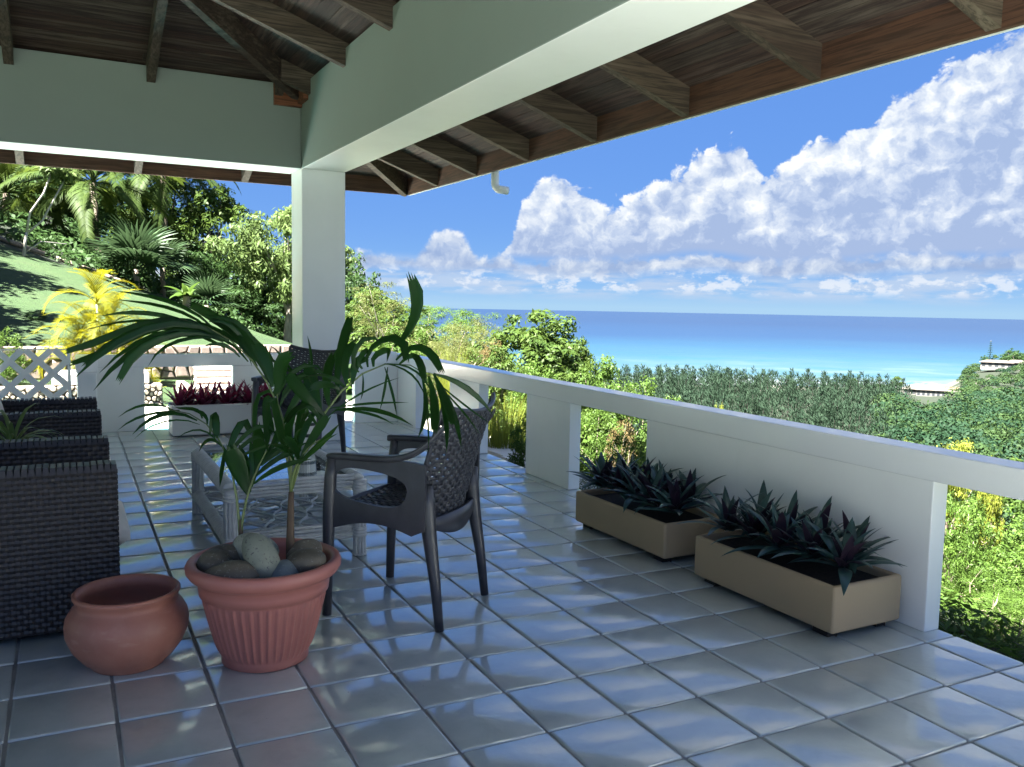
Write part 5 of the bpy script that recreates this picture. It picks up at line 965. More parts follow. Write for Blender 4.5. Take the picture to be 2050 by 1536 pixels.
def trunk_mesh(name, base_r, fork, targets, mt, seed, wob=0.06, limb_r=0.35, stems=1, spread=0.0):
    g = random.Random(seed); q = MB()
    for s in range(stems):
        a0 = g.uniform(0, 6.28); sx, sy = spread*math.cos(a0), spread*math.sin(a0); P = [(sx*(i/4)**1.3+g.uniform(-wob, wob)*i/4, sy*(i/4)**1.3+g.uniform(-wob, wob)*i/4, -0.4+(fork+0.4)*i/4) for i in range(5)]
        q.tube(P, [base_r*(1.25-0.5*i/4) for i in range(5)], 9); top = Vector(P[-1])
        for k, tg in enumerate(targets):
            if k % stems != s: continue
            tg = Vector(tg); mid = top.lerp(tg, 0.5)+Vector((g.uniform(-.15, .15), g.uniform(-.15, .15), 0.12)); st_ = Vector(P[g.choice((3, 4))])
            q.tube([st_, st_.lerp(mid, 0.5)+Vector((0, 0, 0.04)), mid, mid.lerp(tg, 0.6), tg], [base_r*limb_r*f for f in (1.5, 1.15, 0.85, 0.5, 0.2)], 6)
    return q.mesh(name, mt, True)
KINDS = {}
def kind(nm, H, W, ells, ncl, nlf, L, asp, droop, cr, lm, bark, br, fork, ntg, seed, variants=1, stems=1, spread=0.0, limb=0.35, **kw):
    KINDS[nm] = (H, W, [])
    for v in range(variants):
        cm, c = crown('crown_'+nm, ells, ncl, nlf, L, asp, droop, cr, M['leaf_'+lm], seed+v, **kw); tg = sorted(c.tolist(), key=lambda p: (p[0]*7.3+p[1]*3.1) % 1)[:ntg]
        KINDS[nm][2].append((cm, trunk_mesh('trunk_'+nm, br, fork, tg, M[bark], seed+v, stems=stems, spread=spread, limb_r=limb)))
kind('pale', 4.7, 4.7, [(0, 0, 3.2, 1.5, 1.5, 1.35), (-1.35, 0, 3.1, 0.95, 1.0, 0.75), (0.9, 0.2, 2.5, 1.25, 1.2, 1.1), (-0.3, -0.4, 1.95, 1.1, 0.9, 0.5), (0.6, 0, 3.9, 0.9, 0.9, 0.6)], 215, 66, 0.19, 0.30, 0.85, 0.34, 'pale', 'pale_bark', 0.12, 1.35, 16, 31, flat=0.6, inner=0.62)
kind('mid', 5.5, 4.2, [(0, 0, 3.6, 1.7, 1.7, 1.7), (0.7, 0.4, 2.2, 1.4, 1.4, 1.1), (-0.7, -0.3, 2.4, 1.3, 1.3, 1.1), (0.2, 0, 4.7, 0.9, 0.9, 0.7)], 130, 62, 0.21, 0.42, 0.35, 0.42, 'mid', 'bark', 0.14, 1.5, 12, 41, variants=2, inner=0.6)
kind('dark', 5.0, 4.4, [(0, 0, 3.1, 1.8, 1.8, 1.6), (0.8, -0.3, 1.6, 1.5, 1.5, 1.3), (-0.8, 0.3, 1.7, 1.4, 1.4, 1.3)], 120, 62, 0.24, 0.42, 0.4, 0.46, 'dark', 'bark', 0.14, 1.2, 10, 51, variants=2, inner=0.55)
kind('big', 5.0, 4.0, [(0, 0, 2.6, 1.8, 1.7, 1.6), (0.5, 0, 3.9, 1.1, 1.0, 0.9), (-0.7, -0.4, 1.6, 1.4, 1.3, 1.2), (0.8, -0.2, 1.6, 1.3, 1.3, 1.2)], 210, 62, 0.23, 0.36, 0.5, 0.40, 'mid', 'bark', 0.13, 1.2, 12, 61, inner=0.72)
kind('round', 2.0, 2.0, [(0, 0, 1.05, 0.9, 0.9, 0.9)], 80, 70, 0.085, 0.5, 0.2, 0.24, 'dark', 'bark', 0.05, 0.5, 6, 71, inner=0.8)
kind('fine', 5.0, 4.0, [(0, 0, 3.6, 1.7, 1.7, 1.0), (0.6, 0.2, 2.5, 1.5, 1.5, 0.9), (-0.7, 0, 2.7, 1.3, 1.3, 0.9)], 95, 105, 0.15, 0.16, 0.25, 0.44, 'fresh', 'bark', 0.09, 1.4, 14, 81, flat=0.28, inner=0.5, upb=1.2)
kind('olive', 4.0, 6.0, [(0, 0, 2.4, 2.4, 1.8, 1.3), (1.4, 0, 1.6, 1.5, 1.5, 1.2), (-1.4, 0, 1.7, 1.5, 1.5, 1.2)], 150, 90, 0.11, 0.22, 0.2, 0.42, 'olive', 'bark', 0.08, 0.8, 24, 91, flat=0.42, inner=0.55, upb=1.0, stems=3, spread=0.5)
kind('wispy', 3.2, 3.2, [(0, 0, 2.4, 1.5, 1.3, 0.6), (0.5, 0, 1.6, 1.1, 1.1, 0.6), (0, 0, 1.0, 1.3, 1.3, 0.7)], 90, 60, 0.10, 0.2, 0.2, 0.32, 'olive', 'pale_bark', 0.045, 0.5, 20, 101, flat=0.3, inner=0.4, upb=1.0, stems=3, spread=0.35, limb=0.38)
kind('fresh', 3.0, 3.0, [(0, 0, 1.6, 1.15, 1.15, 1.1), (0.5, 0.2, 0.9, 1.0, 1.0, 0.8), (-0.5, -0.2, 1.0, 0.9, 0.9, 0.8), (0, 0, 2.4, 0.5, 0.5, 0.5)], 120, 66, 0.105, 0.45, 0.3, 0.28, 'fresh', 'bark', 0.06, 0.6, 9, 111, variants=2, inner=0.65)
kind('bush', 2.4, 2.6, [(0, 0, 1.2, 1.1, 1.1, 1.05), (0.5, -0.2, 0.7, 0.85, 0.85, 0.65), (-0.5, 0.2, 0.75, 0.85, 0.8, 0.7)], 150, 74, 0.085, 0.40, 0.45, 0.23, 'fresh', 'bark', 0.04, 0.4, 14, 121, variants=2, inner=0.72, stems=2, spread=0.3)
kind('fern', 1.6, 2.4, [(0, 0, 0.8, 1.0, 1.0, 0.75), (0.5, 0.2, 0.5, 0.8, 0.8, 0.5), (-0.5, 0, 0.5, 0.8, 0.8, 0.5)], 130, 130, 0.055, 0.18, 0.5, 0.24, 'fresh', 'bark', 0.025, 0.3, 22, 131, flat=0.5, inner=0.7, upb=1.0, stems=3, spread=0.3, limb=0.6)
kind('yellow', 2.2, 1.6, [(0, 0, 1.7, 0.65, 0.6, 0.40), (0.2, 0, 1.1, 0.55, 0.55, 0.5)], 80, 62, 0.075, 0.42, 0.35, 0.17, 'yellow', 'bark', 0.03, 0.7, 12, 141, inner=0.7)
kind('dry', 2.2, 1.6, [(0, 0, 1.3, 0.7, 0.7, 0.8)], 60, 50, 0.075, 0.3, 0.5, 0.22, 'dry', 'pale_bark', 0.03, 0.4, 26, 151, inner=0.6, stems=3, spread=0.3, limb=0.55)
TREES = [('pale', 6.09, 27.73, 4.98, 5.08, 'pale green leafy tree with a forked pale trunk at the lawn edge beside the column', 'tree', 'trees at the far edge of the lawn'), ('mid', 4.88, 35.29, 6.12, 4.3, 'tall mid-green tree under the eave, behind the pale forked tree', 'tree', 'trees at the far edge of the lawn'), ('mid', 3.3, 37.37, 7.23, 4.63, 'tall leafy tree rising out of view behind the palms', 'tree', 'trees at the far edge of the lawn'), ('dark', 5.97, 32.25, 4.17, 3.66, 'dark tree in shade directly behind the arch of the pale tree', 'tree', 'trees at the far edge of the lawn'), ('dark', 4.79, 30.38, 2.09, 2.72, 'low dark tree at the foot of the wood, left of the pale forked trunk', 'tree', 'trees at the far edge of the lawn'), ('dark', 6.45, 30.6, 1.58, 2.43, 'low dark thicket behind the pale forked trunk', 'tree', 'trees at the far edge of the lawn'), ('dark', 7.84, 31.24, 3.92, 3.09, 'dark tree mostly hidden by the white column', 'tree', 'trees at the far edge of the lawn'), ('dark', 3.99, 33.23, 3.65, 2.89, 'dark tree behind the small fan palm on the lawn edge', 'tree', 'trees at the far edge of the lawn'), ('dark', 2.49, 32.75, 2.34, 2.43, 'dark shaded tree behind the row of thin saplings', 'tree', 'trees at the far edge of the lawn'), ('dark', -2.01, 43.63, 8.01, 6.38, 'dark tree at the far left behind the coconut palms', 'tree', 'trees at the far edge of the lawn'), ('mid', 0.37, 44.73, 8.76, 6.71, 'dark green tree behind the middle coconut palm', 'tree', 'trees at the far edge of the lawn'), ('dark', 2.24, 40.2, 7.26, 5.11, 'dark tree between the coconut palms and the tall leafy tree', 'tree', 'trees at the far edge of the lawn'), ('round', 0.51, 31.16, 4.37, 1.81, 'round dense dark green bush under the coconut fronds', 'bush', 'trees at the far edge of the lawn'), ('dark', -0.79, 35.75, 3.74, 2.89, 'low dark thicket under the coconut palms behind the bare branches', 'bush', 'trees at the far edge of the lawn'), ('round', -1.24, 18.24, 1.06, 0.45, 'small dark bush on the lawn just above the stone wall', 'bush', None), ('bush', -1.71, 14.62, 0.89, 0.91, 'dark green shrub at the left edge of the picture above the lattice', 'bush', None), ('dark', 7.8, 25.51, 3.07, 2.13, 'dark drooping tree peeping out right of the column', 'tree', 'small trees beyond the corner of the terrace'), ('wispy', 5.9, 17.33, 2.03, 2.34, 'thin dry-looking tree with bare branches right of the column', 'tree', 'small trees beyond the corner of the terrace'), ('mid', 7.85, 21.91, 1.45, 3.07, 'mid-green tree behind the thin dry-looking tree', 'tree', 'small trees beyond the corner of the terrace'), ('fine', 11.2, 26.97, 1.61, 3.44, 'feathery light green tree on the skyline nearest the column', 'tree', 'small trees beyond the corner of the terrace'), ('fine', 14.15, 29.96, 1.59, 3.89, 'feathery light green tree on the skyline left of the big dark-leaved tree', 'tree', 'small trees beyond the corner of the terrace'), ('olive', 8.13, 18.33, 1.1, 4.11, 'wide olive-green scrub tree behind the railing corner', 'tree', 'small trees beyond the corner of the terrace'), ('fresh', 5.86, 14.96, 0.85, 1.47, 'bright green shrub behind the upright palm leaf', 'bush', 'small trees beyond the corner of the terrace'), ('dry', 8.8, 17.36, 0.67, 0.78, 'yellowish dry bush left of the big dark-leaved tree', 'bush', 'small trees beyond the corner of the terrace'), ('big', 10.74, 19.26, 1.41, 3.79, 'big leafy tree standing up against the sea', 'tree', 'small trees beyond the corner of the terrace'), ('big', 12.26, 20.09, 0.72, 2.24, 'darker tree on the sea side of the big leafy tree', 'tree', 'small trees beyond the corner of the terrace'), ('mid', 14.22, 21.86, 0.4, 1.8, 'small thin tree just right of the big leafy tree', 'tree', 'shrubs and trees below the sea-side railing'), ('fresh', 14.9, 21.45, -0.09, 3.11, 'bright green bush with a pointed top against the turquoise water', 'bush', 'shrubs and trees below the sea-side railing'), ('fresh', 14.9, 19.13, -0.71, 3.04, 'bright green bush stepping down toward the casuarina wood', 'bush', 'shrubs and trees below the sea-side railing'), ('fresh', 13.17, 15.49, -0.78, 1.93, 'lowest bright green bush touching the railing cap, left of the casuarinas', 'bush', 'shrubs and trees below the sea-side railing'), ('mid', 9.62, 15.15, -0.19, 2.22, 'mid-green bush just above the railing cap below the big leafy tree', 'bush', 'shrubs and trees below the sea-side railing'), ('mid', 7.6, 23.21, 1.82, 2.58, 'leafy mid-green tree close to the right side of the column', 'tree', 'small trees beyond the corner of the terrace'), ('fresh', 4.84, 13.8, 0.93, 1.64, 'bright green shrub above the back railing right of the column', 'bush', 'small trees beyond the corner of the terrace'), ('olive', 10.42, 21.69, 1.32, 3.04, 'olive scrub on the skyline just left of the big leafy tree', 'tree', 'small trees beyond the corner of the terrace'), ('fine', 9.1, 23.52, 1.44, 2.37, 'feathery pale tree between the thin dry-looking tree and the skyline', 'tree', 'small trees beyond the corner of the terrace'), ('olive', 5.8, 13.85, 0.76, 1.99, 'olive shrub just above the railing corner', 'bush', 'small trees beyond the corner of the terrace'), ('mid', 7.84, 15.01, 0.47, 1.67, 'mid-green shrub below the big leafy tree, above the railing cap', 'bush', 'small trees beyond the corner of the terrace'), ('fresh', 7.59, 12.86, 0.33, 1.69, 'bright green shrub just above the railing cap in front of the big leafy tree', 'bush', 'small trees beyond the corner of the terrace'), ('fresh', 10.68, 15.73, -0.13, 2.21, 'bright green shrub hugging the railing cap right of the big leafy tree', 'bush', 'shrubs and trees below the sea-side railing'), ('mid', 10.95, 14.41, -0.51, 1.75, 'mid-green shrub hugging the railing cap where the casuarinas begin', 'bush', 'shrubs and trees below the sea-side railing'), ('bush', 3.22, 4.96, 0.48, 0.7, 'leafy shrub hidden behind the second railing panel', 'bush', 'shrubs and trees below the sea-side railing'), ('bush', 3.8, 4.41, 0.28, 0.59, 'small-leaved shrub at the right of the railing gap behind the farther planter', 'bush', 'shrubs and trees below the sea-side railing'), ('bush', 5.33, 2.23, 0.07, 0.66, 'leafy shrub against the end post in the rightmost railing gap', 'bush', 'shrubs and trees below the sea-side railing'), ('bush', 5.5, 1.65, -0.27, 0.94, 'leafy shrub at the right edge of the rightmost railing gap', 'bush', 'shrubs and trees below the sea-side railing'), ('fern', 4.23, 0.94, -0.41, 0.64, 'ferny shrub in the lower right corner beyond the terrace edge', 'bush', 'shrubs and trees below the sea-side railing'), ('fern', 5.2, 1.89, -0.49, 0.59, 'ferny shrub below the sunlit leafy one in the rightmost gap', 'bush', 'shrubs and trees below the sea-side railing'), ('yellow', 7.4, 7.27, 0.1, 0.21, 'lone yellow-green sprig above the middle of the railing cap', 'bush', 'shrubs and trees below the sea-side railing'), ('yellow', 7.09, 4.03, 0.08, 0.18, 'small yellow-green sprig above the railing, left of the larger one', 'bush', 'shrubs and trees below the sea-side railing'), ('yellow', 6.83, 3.27, 0.21, 0.6, 'large yellow-green shrub top above the right part of the railing', 'bush', 'shrubs and trees below the sea-side railing'), ('yellow', 6.57, 2.72, 0.13, 0.27, 'yellow-green shrub top nearest the right edge above the railing', 'bush', 'shrubs and trees below the sea-side railing'), ('bush', 4.47, 5.99, 0.29, 0.94, 'leafy green shrub seen through the railing gap behind the farther planter', 'bush', 'shrubs and trees below the sea-side railing'), ('dry', 4.47, 5.42, 0.25, 0.37, 'brownish dry shrub seen through the railing gap behind the farther planter', 'bush', 'shrubs and trees below the sea-side railing'), ('fern', 3.6, 4.27, 0.07, 0.76, 'soft ferny shrub low in the railing gap behind the farther planter', 'bush', 'shrubs and trees below the sea-side railing'), ('bush', 6.5, 2.71, -0.23, 1.33, 'big sunlit leafy shrub in the rightmost railing gap', 'bush', 'shrubs and trees below the sea-side railing'), ('mid', 9.46, 4.43, -0.4, 1.72, 'darker leafy shrub behind the sunlit one in the rightmost railing gap', 'bush', 'shrubs and trees below the sea-side railing'), ('fern', 4.69, 1.38, -0.4, 0.85, 'soft bright ferny shrub at the lower right below the terrace edge', 'bush', 'shrubs and trees below the sea-side railing'), ('fern', 4.13, 1.32, -0.46, 0.34, 'small ferny shrub against the end post of the railing', 'bush', 'shrubs and trees below the sea-side railing'), ('fresh', 6.21, 1.53, -0.02, 1.12, 'bright leafy shrub below the terrace edge beyond the right edge of the view', 'bush', 'shrubs and trees below the sea-side railing'), ('cane', 5.3, 11.84, 0.8, 0.53, 'pale feathery grass clump behind the railing corner', 'grass clump', None), ('cane', 4.09, 7.44, 0.37, 0.62, 'tall bright grass clump in the railing gap behind the rattan chair', 'grass clump', None), ('cane', 4.14, 8.41, 0.14, 0.6, 'tall grass clump left of the brightest one in the same railing gap', 'grass clump', None)]

def ground(x, y): return float(terr(x, y))
ci = {}
for (kd, x, y, zt_, w, lab, cat, grp) in TREES:
    if kd == 'cane': continue
    H, W, vs_ = KINDS[kd]; zb0 = ground(x, y); h_ = max(zt_-zb0, 0.5*H*w/W); zb0 = zt_-h_ if zt_-h_ < zb0+0.02 else zb0
    k = ci.get(kd, 0); ci[kd] = k+1; cm, tm = vs_[k % len(vs_)]; s = w/W
    nm = {'pale': 'forked_tree', 'round': 'round_bush', 'bush': 'leafy_shrub', 'fresh': 'green_bush', 'yellow': 'yellow_shrub', 'dry': 'dry_shrub', 'fern': 'ferny_shrub', 'fine': 'feathery_tree', 'olive': 'scrub_tree', 'wispy': 'bare_tree'}.get(kd, 'leafy_tree')
    r_ = thing(nm, lab, cat, (x, y, zb0), 0.0 if kd == 'pale' else random.uniform(0, 6.28), grp); r_.scale = (s, s, h_/H); link('trunk', tm, r_); link('crown', cm, r_)
for x, y, s in ((-5.6, 17.0, 1.35), (-5.8, 21.5, 1.4), (-7.5, 26.0, 1.6)):
    r_ = thing('shade_tree', '%s leafy tree beyond the left edge of the view that shades the lawn' % ('nearest' if y < 18 else 'middle' if y < 24 else 'farthest'), 'tree', (x, y, ground(x, y)), x*3, 'shade trees beside the lawn'); r_.scale = (s, s, s); link('trunk', KINDS['mid'][2][0][1], r_); link('crown', KINDS['mid'][2][0][0], r_)
# ---- grass clumps
def cane_mesh(n, H, spread, seed):
    g = random.Random(seed); q = MB()
    for k in range(n):
        a = g.uniform(0, 6.28); r0 = spread*0.35*g.random()**0.5; h_ = H*g.uniform(0.5, 1.05); lean = g.uniform(0.05, 0.45)*H*0.6; b = g.uniform(0, 6.28); P = []
        for i in range(6): s = i/5; P.append((r0*math.cos(a)+lean*s**2*math.cos(a+0.5*math.sin(b)), r0*math.sin(a)+lean*s**2*math.sin(a+0.5*math.sin(b)), h_*(s-0.18*s**3)))
        q.ribbon(P, [0.016*(1-0.9*(i/5)**1.5) for i in range(6)], (math.cos(b), math.sin(b), 0.2), 0.2, g.random(), 1)
    return q.mesh('grass_blades', M['leaf_yellow'], True)
cmsh = cane_mesh(520, 1.7, 1.5, 5)
for (kd, x, y, zt_, w, lab, cat, grp) in TREES:
    if kd != 'cane': continue
    zb0 = ground(x, y); h_ = max(zt_-zb0, 0.8); o = link('grass_clump', cmsh, None, (x, y, zt_-h_), (0, 0, x), (w/1.3, w/1.3, h_/1.6)); tag(o, lab, cat, 'tall grass clumps below the railing')
# ---- palms in the garden
def frond_mesh(L, arch, nl, ll, lw, droop, mt, seed, taper=0.5, up0=0.9):
    g = random.Random(seed); q = MB(); n = 14; x = z = 0.0; P = []
    for i in range(n+1): P.append(Vector((x, 0, z))); e_ = up0-arch*(i/n)**1.25; x += math.cos(e_)*L/n; z += math.sin(e_)*L/n
    q.tube(P, [0.022*(L/3)*(1-0.85*i/n) for i in range(n+1)], 5, c=0.9)
    for k in range(nl):
        s = 0.16+0.82*k/(nl-1); f = s*n; i = min(int(f), n-1); p = P[i].lerp(P[i+1], f-i); t_ = (P[i+1]-P[i]).normalized(); nn = Vector((-t_.z, 0, t_.x)); l = ll*(0.45+0.55*math.sin(math.pi*min(1, 0.25+s*0.95)))*g.uniform(0.85, 1.1)
        for sd in (-1, 1):
            d0 = (t_*0.75+Vector((0, sd, 0))*0.85+nn*0.25).normalized(); pts = []; c = p.copy()
            for m_ in range(5): pts.append(tuple(c)); c = c+d0*l/4; d0 = (d0+Vector((0, 0, -droop*(0.5+0.5*g.random())))).normalized()
            q.ribbon(pts, [lw*v for v in (0.7, 1, 0.9, 0.6, 0.1)], tuple(nn+Vector((0, 0, 0.15))), 0.2, g.random()*0.7+0.15*s, 1)
    return q.mesh('frond', mt, True)
def palm(name, label, cat, loc, top, tr, fmeshes, nf, seed, group=None, scale=1.0, lo=-0.9, hi=0.75, bark='bark', stems=None):
    g = random.Random(seed); r_ = thing(name, label, cat, loc, 0, group); q = MB()
    if stems is None: stems = [(0, 0, top)]
    for (sx, sy, th) in stems:
        q.tube([(sx*0.5, sy*0.5, -0.3), (sx*0.7+0.03, sy*0.7, th*0.4), (sx, sy, th)], [tr*1.2, tr, tr*0.8], 8)
    link('trunk', q.mesh('trunk', M[bark], True), r_); k = 0
    for (sx, sy, th) in stems:
        m_ = max(3, nf//len(stems))
        for j in range(m_):
            f = j/max(1, m_-1); el_ = lo+(hi-lo)*f+g.uniform(-0.15, 0.15); s = scale*g.uniform(0.85, 1.12)
            link('frond', fmeshes[k % len(fmeshes)], r_, (sx, sy, th+0.05*f), (g.uniform(-0.25, 0.25), -el_, j*2.399+g.uniform(-0.3, 0.3)+sx*9), (s, s, s)); k += 1
    return r_
cf = [frond_mesh(3.6, 1.3, 54, 0.80, 0.042, 0.36, M['coco_leaf'], 3, up0=0.35), frond_mesh(3.3, 1.7, 50, 0.78, 0.042, 0.44, M['coco_leaf'], 4, up0=0.35)]
for (x, y, zc, lab, sd) in ((0.28, 31.9, 5.35, 'coconut palm with long drooping fronds, the one in the middle of the lawn top', 5), (-2.45, 34.0, 5.0, 'coconut palm at the far left edge of the picture', 6), (3.0, 36.3, 6.6, 'coconut palm whose crown is cut off by the eave, right of the others', 7)):
    zb0 = ground(x, y); palm('coconut_palm', lab, 'palm', (x, y, zb0), zc-zb0, 0.15, cf, 27, sd, 'coconut palms above the lawn', 1.0, -0.75, 1.0)
af = [frond_mesh(1.05, 2.3, 27, 0.26, 0.014, 0.20, M['areca_yellow'], 8, up0=0.25), frond_mesh(0.95, 1.7, 25, 0.26, 0.014, 0.16, M['areca_yellow'], 9, up0=0.2)]
ax_, ay_ = -0.22, 14.6; zb0 = ground(ax_, ay_)-0.05
palm('areca_palm', 'bright yellow clumping areca palm in sunlight behind the lattice', 'palm', (ax_, ay_, zb0), 1.2, 0.026, af, 92, 12, None, 0.92, 0.1, 1.4, 'palm_stalk', [(0.0, 0.0, 1.45), (0.22, 0.1, 1.05), (-0.26, 0.05, 0.75), (0.38, -0.1, 0.62), (-0.42, 0.12, 0.42), (0.1, -0.2, 0.5), (-0.1, 0.2, 0.95), (0.55, 0.1, 0.38)])
def fan_mesh(Rr, nseg, mt, seed, cut=0.45):
    g = random.Random(seed); q = MB(); q.tube([(0, 0, 0), (0.28*Rr, 0, 0.06*Rr), (0.55*Rr, 0, 0.03*Rr)], [0.018, 0.014, 0.011], 5); c0 = Vector((0.55*Rr, 0, 0.03*Rr))
    for k in range(nseg):
        a = -2.45+4.9*(k+0.5)/nseg; d0 = Vector((math.cos(a), math.sin(a), 0.0)); l = Rr*(0.75+0.25*math.cos(a*0.6))*g.uniform(0.92, 1.05); w = 2*l*math.tan(4.9/nseg/2); P = []; 
        for i in range(6): s = i/5; P.append(tuple(c0+d0*l*s+Vector((0, 0, -0.30*Rr*s**2.6+0.10*Rr*abs(math.sin(a))*s))))
        q.ribbon(P, [0.01+w*1.05*min(i/5, cut+0.1)*(1 if i/5 <= cut else max(0.05, 1-(i/5-cut)/(1-cut))) for i in range(6)], (0, 0, 1), 0.28, g.random(), 2)
    return q.mesh('fan_leaf', mt, True)
fm = [fan_mesh(1.25, 26, M['fan_leaf'], 2), fan_mesh(1.15, 24, M['fan_leaf'], 3)]
for (x, y, h_, sc_, lab, sd) in ((1.3, 27.6, 0.55, 0.85, 'green fan palm with stiff upright leaves in front of the coconut palms', 15), (3.25, 26.6, 0.25, 0.62, 'small fan palm with sunlit pleated leaves left of the pale forked tree', 16), (2.2, 28.9, 0.9, 0.6, 'fan palm sapling in shade between the two larger fan palms', 17)):
    palm('fan_palm', lab, 'palm', (x, y, ground(x, y)), h_, 0.09, fm, 13, sd, 'fan palms along the lawn edge', sc_, 0.15, 1.35)
bl = [leaf_mesh('banana_leaf', 0.95, 0.36, 0.9, M['leaf_fresh'], 0.2), leaf_mesh('banana_leaf', 0.8, 0.32, 1.3, M['leaf_mid'], 0.8)]
b_ = rosette('broadleaf_plant', 'low broad-leaved plant on a dark stub at the lawn edge below the small fan palm', 'plant', (2.46, 24.75, ground(2.46, 24.75)+0.35), bl, 9, 0.2, 1.3, 0.6, 0.9, None, 5)
q = MB(); q.tube([(0, 0, -0.45), (0, 0, 0.03)], [0.12, 0.10], 8); link('trunk', q.mesh('trunk', M['bark'], True), b_)
# pale bare-branched frangipani with a leafy tuft
fx, fy = -1.70, 25.9; zf = ground(fx, fy); fr_ = thing('frangipani', 'bare pale-branched frangipani with leaf tufts at its tips, high on the lawn', 'tree', (fx, fy, zf))
q = MB(); q.tube([(0, 0, -0.2), (0.05, 0, 0.35), (0.10, 0, 0.65)], [0.05, 0.042, 0.038], 7); q.tube([(0.10, 0, 0.65), (0.2, -0.05, 1.2), (0.55, -0.1, 1.75), (0.8, -0.1, 2.45)], [0.036, 0.03, 0.026, 0.022], 7); q.tube([(0.10, 0, 0.62), (0.5, 0, 1.0), (0.75, -0.05, 1.5), (1.15, -0.15, 2.3)], [0.034, 0.028, 0.024, 0.02], 7); q.tube([(0.06, 0, 0.1), (0.45, 0.1, 0.42), (1.1, 0.15, 0.38)], [0.022, 0.018, 0.01], 6)
link('trunk', q.mesh('trunk', M['white_bark'], True), fr_)
tfm, _ = crown('tuft', [(0, 0, 0, 0.38, 0.38, 0.18)], 22, 26, 0.24, 0.3, 0.3, 0.14, M['leaf_pale'], 77, inner=0.3)
link('leaf_tuft', tfm, fr_, (0.8, -0.1, 2.5)); link('leaf_tuft', tfm, fr_, (1.15, -0.15, 2.35), (0, 0, 2), (0.9, 0.9, 0.9))
for k, (x0, y0, x1, y1, r_) in enumerate(((-3.2, 27.5, -1.2, 27.25, 0.07), (-0.9, 27.3, 0.3, 27.15, 0.06), (0.4, 27.2, 1.0, 27.1, 0.05))):
    q = MB(); q.tube([(x0, y0, ground(x0, y0)+0.06), (x1, y1, ground(x1, y1)+0.06)], r_, 9); o = link('garden_log', q.mesh('garden_log', M['bark'], True)); tag(o, ['longest pale log edging the top of the lawn at far left', 'middle pale log edging the lawn under the coconut palm', 'shortest pale log edging the lawn near the fan palm'][k], 'log', 'logs edging the lawn')
gm = [leaf_mesh('garden_leaf', L, 0.06, 0.7, M['leaf_yellow'], t_) for L, t_ in ((0.3, 0.2), (0.36, 0.8))]
for k, (x, y, lab) in enumerate(((0.12, 12.0, 'small yellow-green plant behind the left of the white bench'), (0.42, 12.15, 'small yellow-green plant behind the right end of the white bench'), (1.72, 14.2, 'tiny leafy plant beside the top of the white steps'))):
    rosette('garden_plant', lab, 'plant', (x, y, ground(x, y)+0.12 if k < 2 else ground(x, y)), gm, 12, 0.2, 1.2, 0.8, 1.1, 'small plants by the garden walls', 200+k)

# ---- ground cover on the slopes, casuarina wood, coast
def scatter_clumps(name, centers, radii, nlf, L, asp, mt, seed, flat=0.7, droop=0.3):
    g = np.random.default_rng(seed); ncl = len(centers); ci_ = np.repeat(np.arange(ncl), nlf); n = len(ci_); dd = unit(g.normal(size=(n, 3))); dd[:, 2] = np.abs(dd[:, 2])*1.0-0.15
    P = centers[ci_]+dd*(radii[ci_]*g.uniform(0.72, 1.02, n))[:, None]*np.array([1, 1, flat]); Nn = unit(dd+np.array([0, 0, 0.5])+g.normal(size=(n, 3))*0.5); Ls = L*(radii[ci_]/radii.mean())**0.5
    V, F = leaf_quads(P, Nn, 1.0, asp, droop, g); V = (V.reshape(-1, 4, 3)-P[:, None, :])*Ls[:, None, None]+P[:, None, :]
    t_ = np.repeat(np.clip(0.6*g.random(ncl)[ci_]+0.4*g.random(n), 0, 1), 4); o = link(name, npmesh(name, V.reshape(-1, 3), F, mt, t_)); o['kind'] = 'stuff'; return o
g = np.random.default_rng(3)
cx = g.uniform(4.6, 60, 900); cy = g.uniform(-12, 75, 900); ok = (cx > 5.0+0.25*np.clip(cy-15.6, 0, 12)) & ((cx > 8) | (cy > 7)); cx, cy = cx[ok], cy[ok]
cz = terr(cx, cy); rr_ = g.uniform(0.6, 1.3, len(cx))*(1+0.02*np.hypot(cx, cy)); scatter_clumps('undergrowth', np.stack([cx, cy, cz], 1), rr_, 90, 0.26, 0.5, M['leaf_fresh'], 5)
cx = g.uniform(2.9, 8.5, 330); cy = g.uniform(-4.5, 7.5, 330); ok = (cx > 4.2) | (cy < 4.5); cx, cy = cx[ok], cy[ok]
scatter_clumps('low_ferns', np.stack([cx, cy, terr(cx, cy)], 1), g.uniform(0.18, 0.42, len(cx)), 150, 0.075, 0.3, M['leaf_fresh'], 15)
cx = g.uniform(-12, 10, 520); cy = 27.5+18*g.random(520)**1.7; ok = (cy > 27.7+0.10*(cx-2)); cx, cy = cx[ok], cy[ok]
scatter_clumps('thicket', np.stack([cx, cy, terr(cx, cy)], 1), g.uniform(0.4, 1.0, len(cx)), 80, 0.22, 0.45, M['leaf_dark'], 6)
def pol(a, r): a = np.radians(a); return r*np.sin(a), r*np.cos(a)
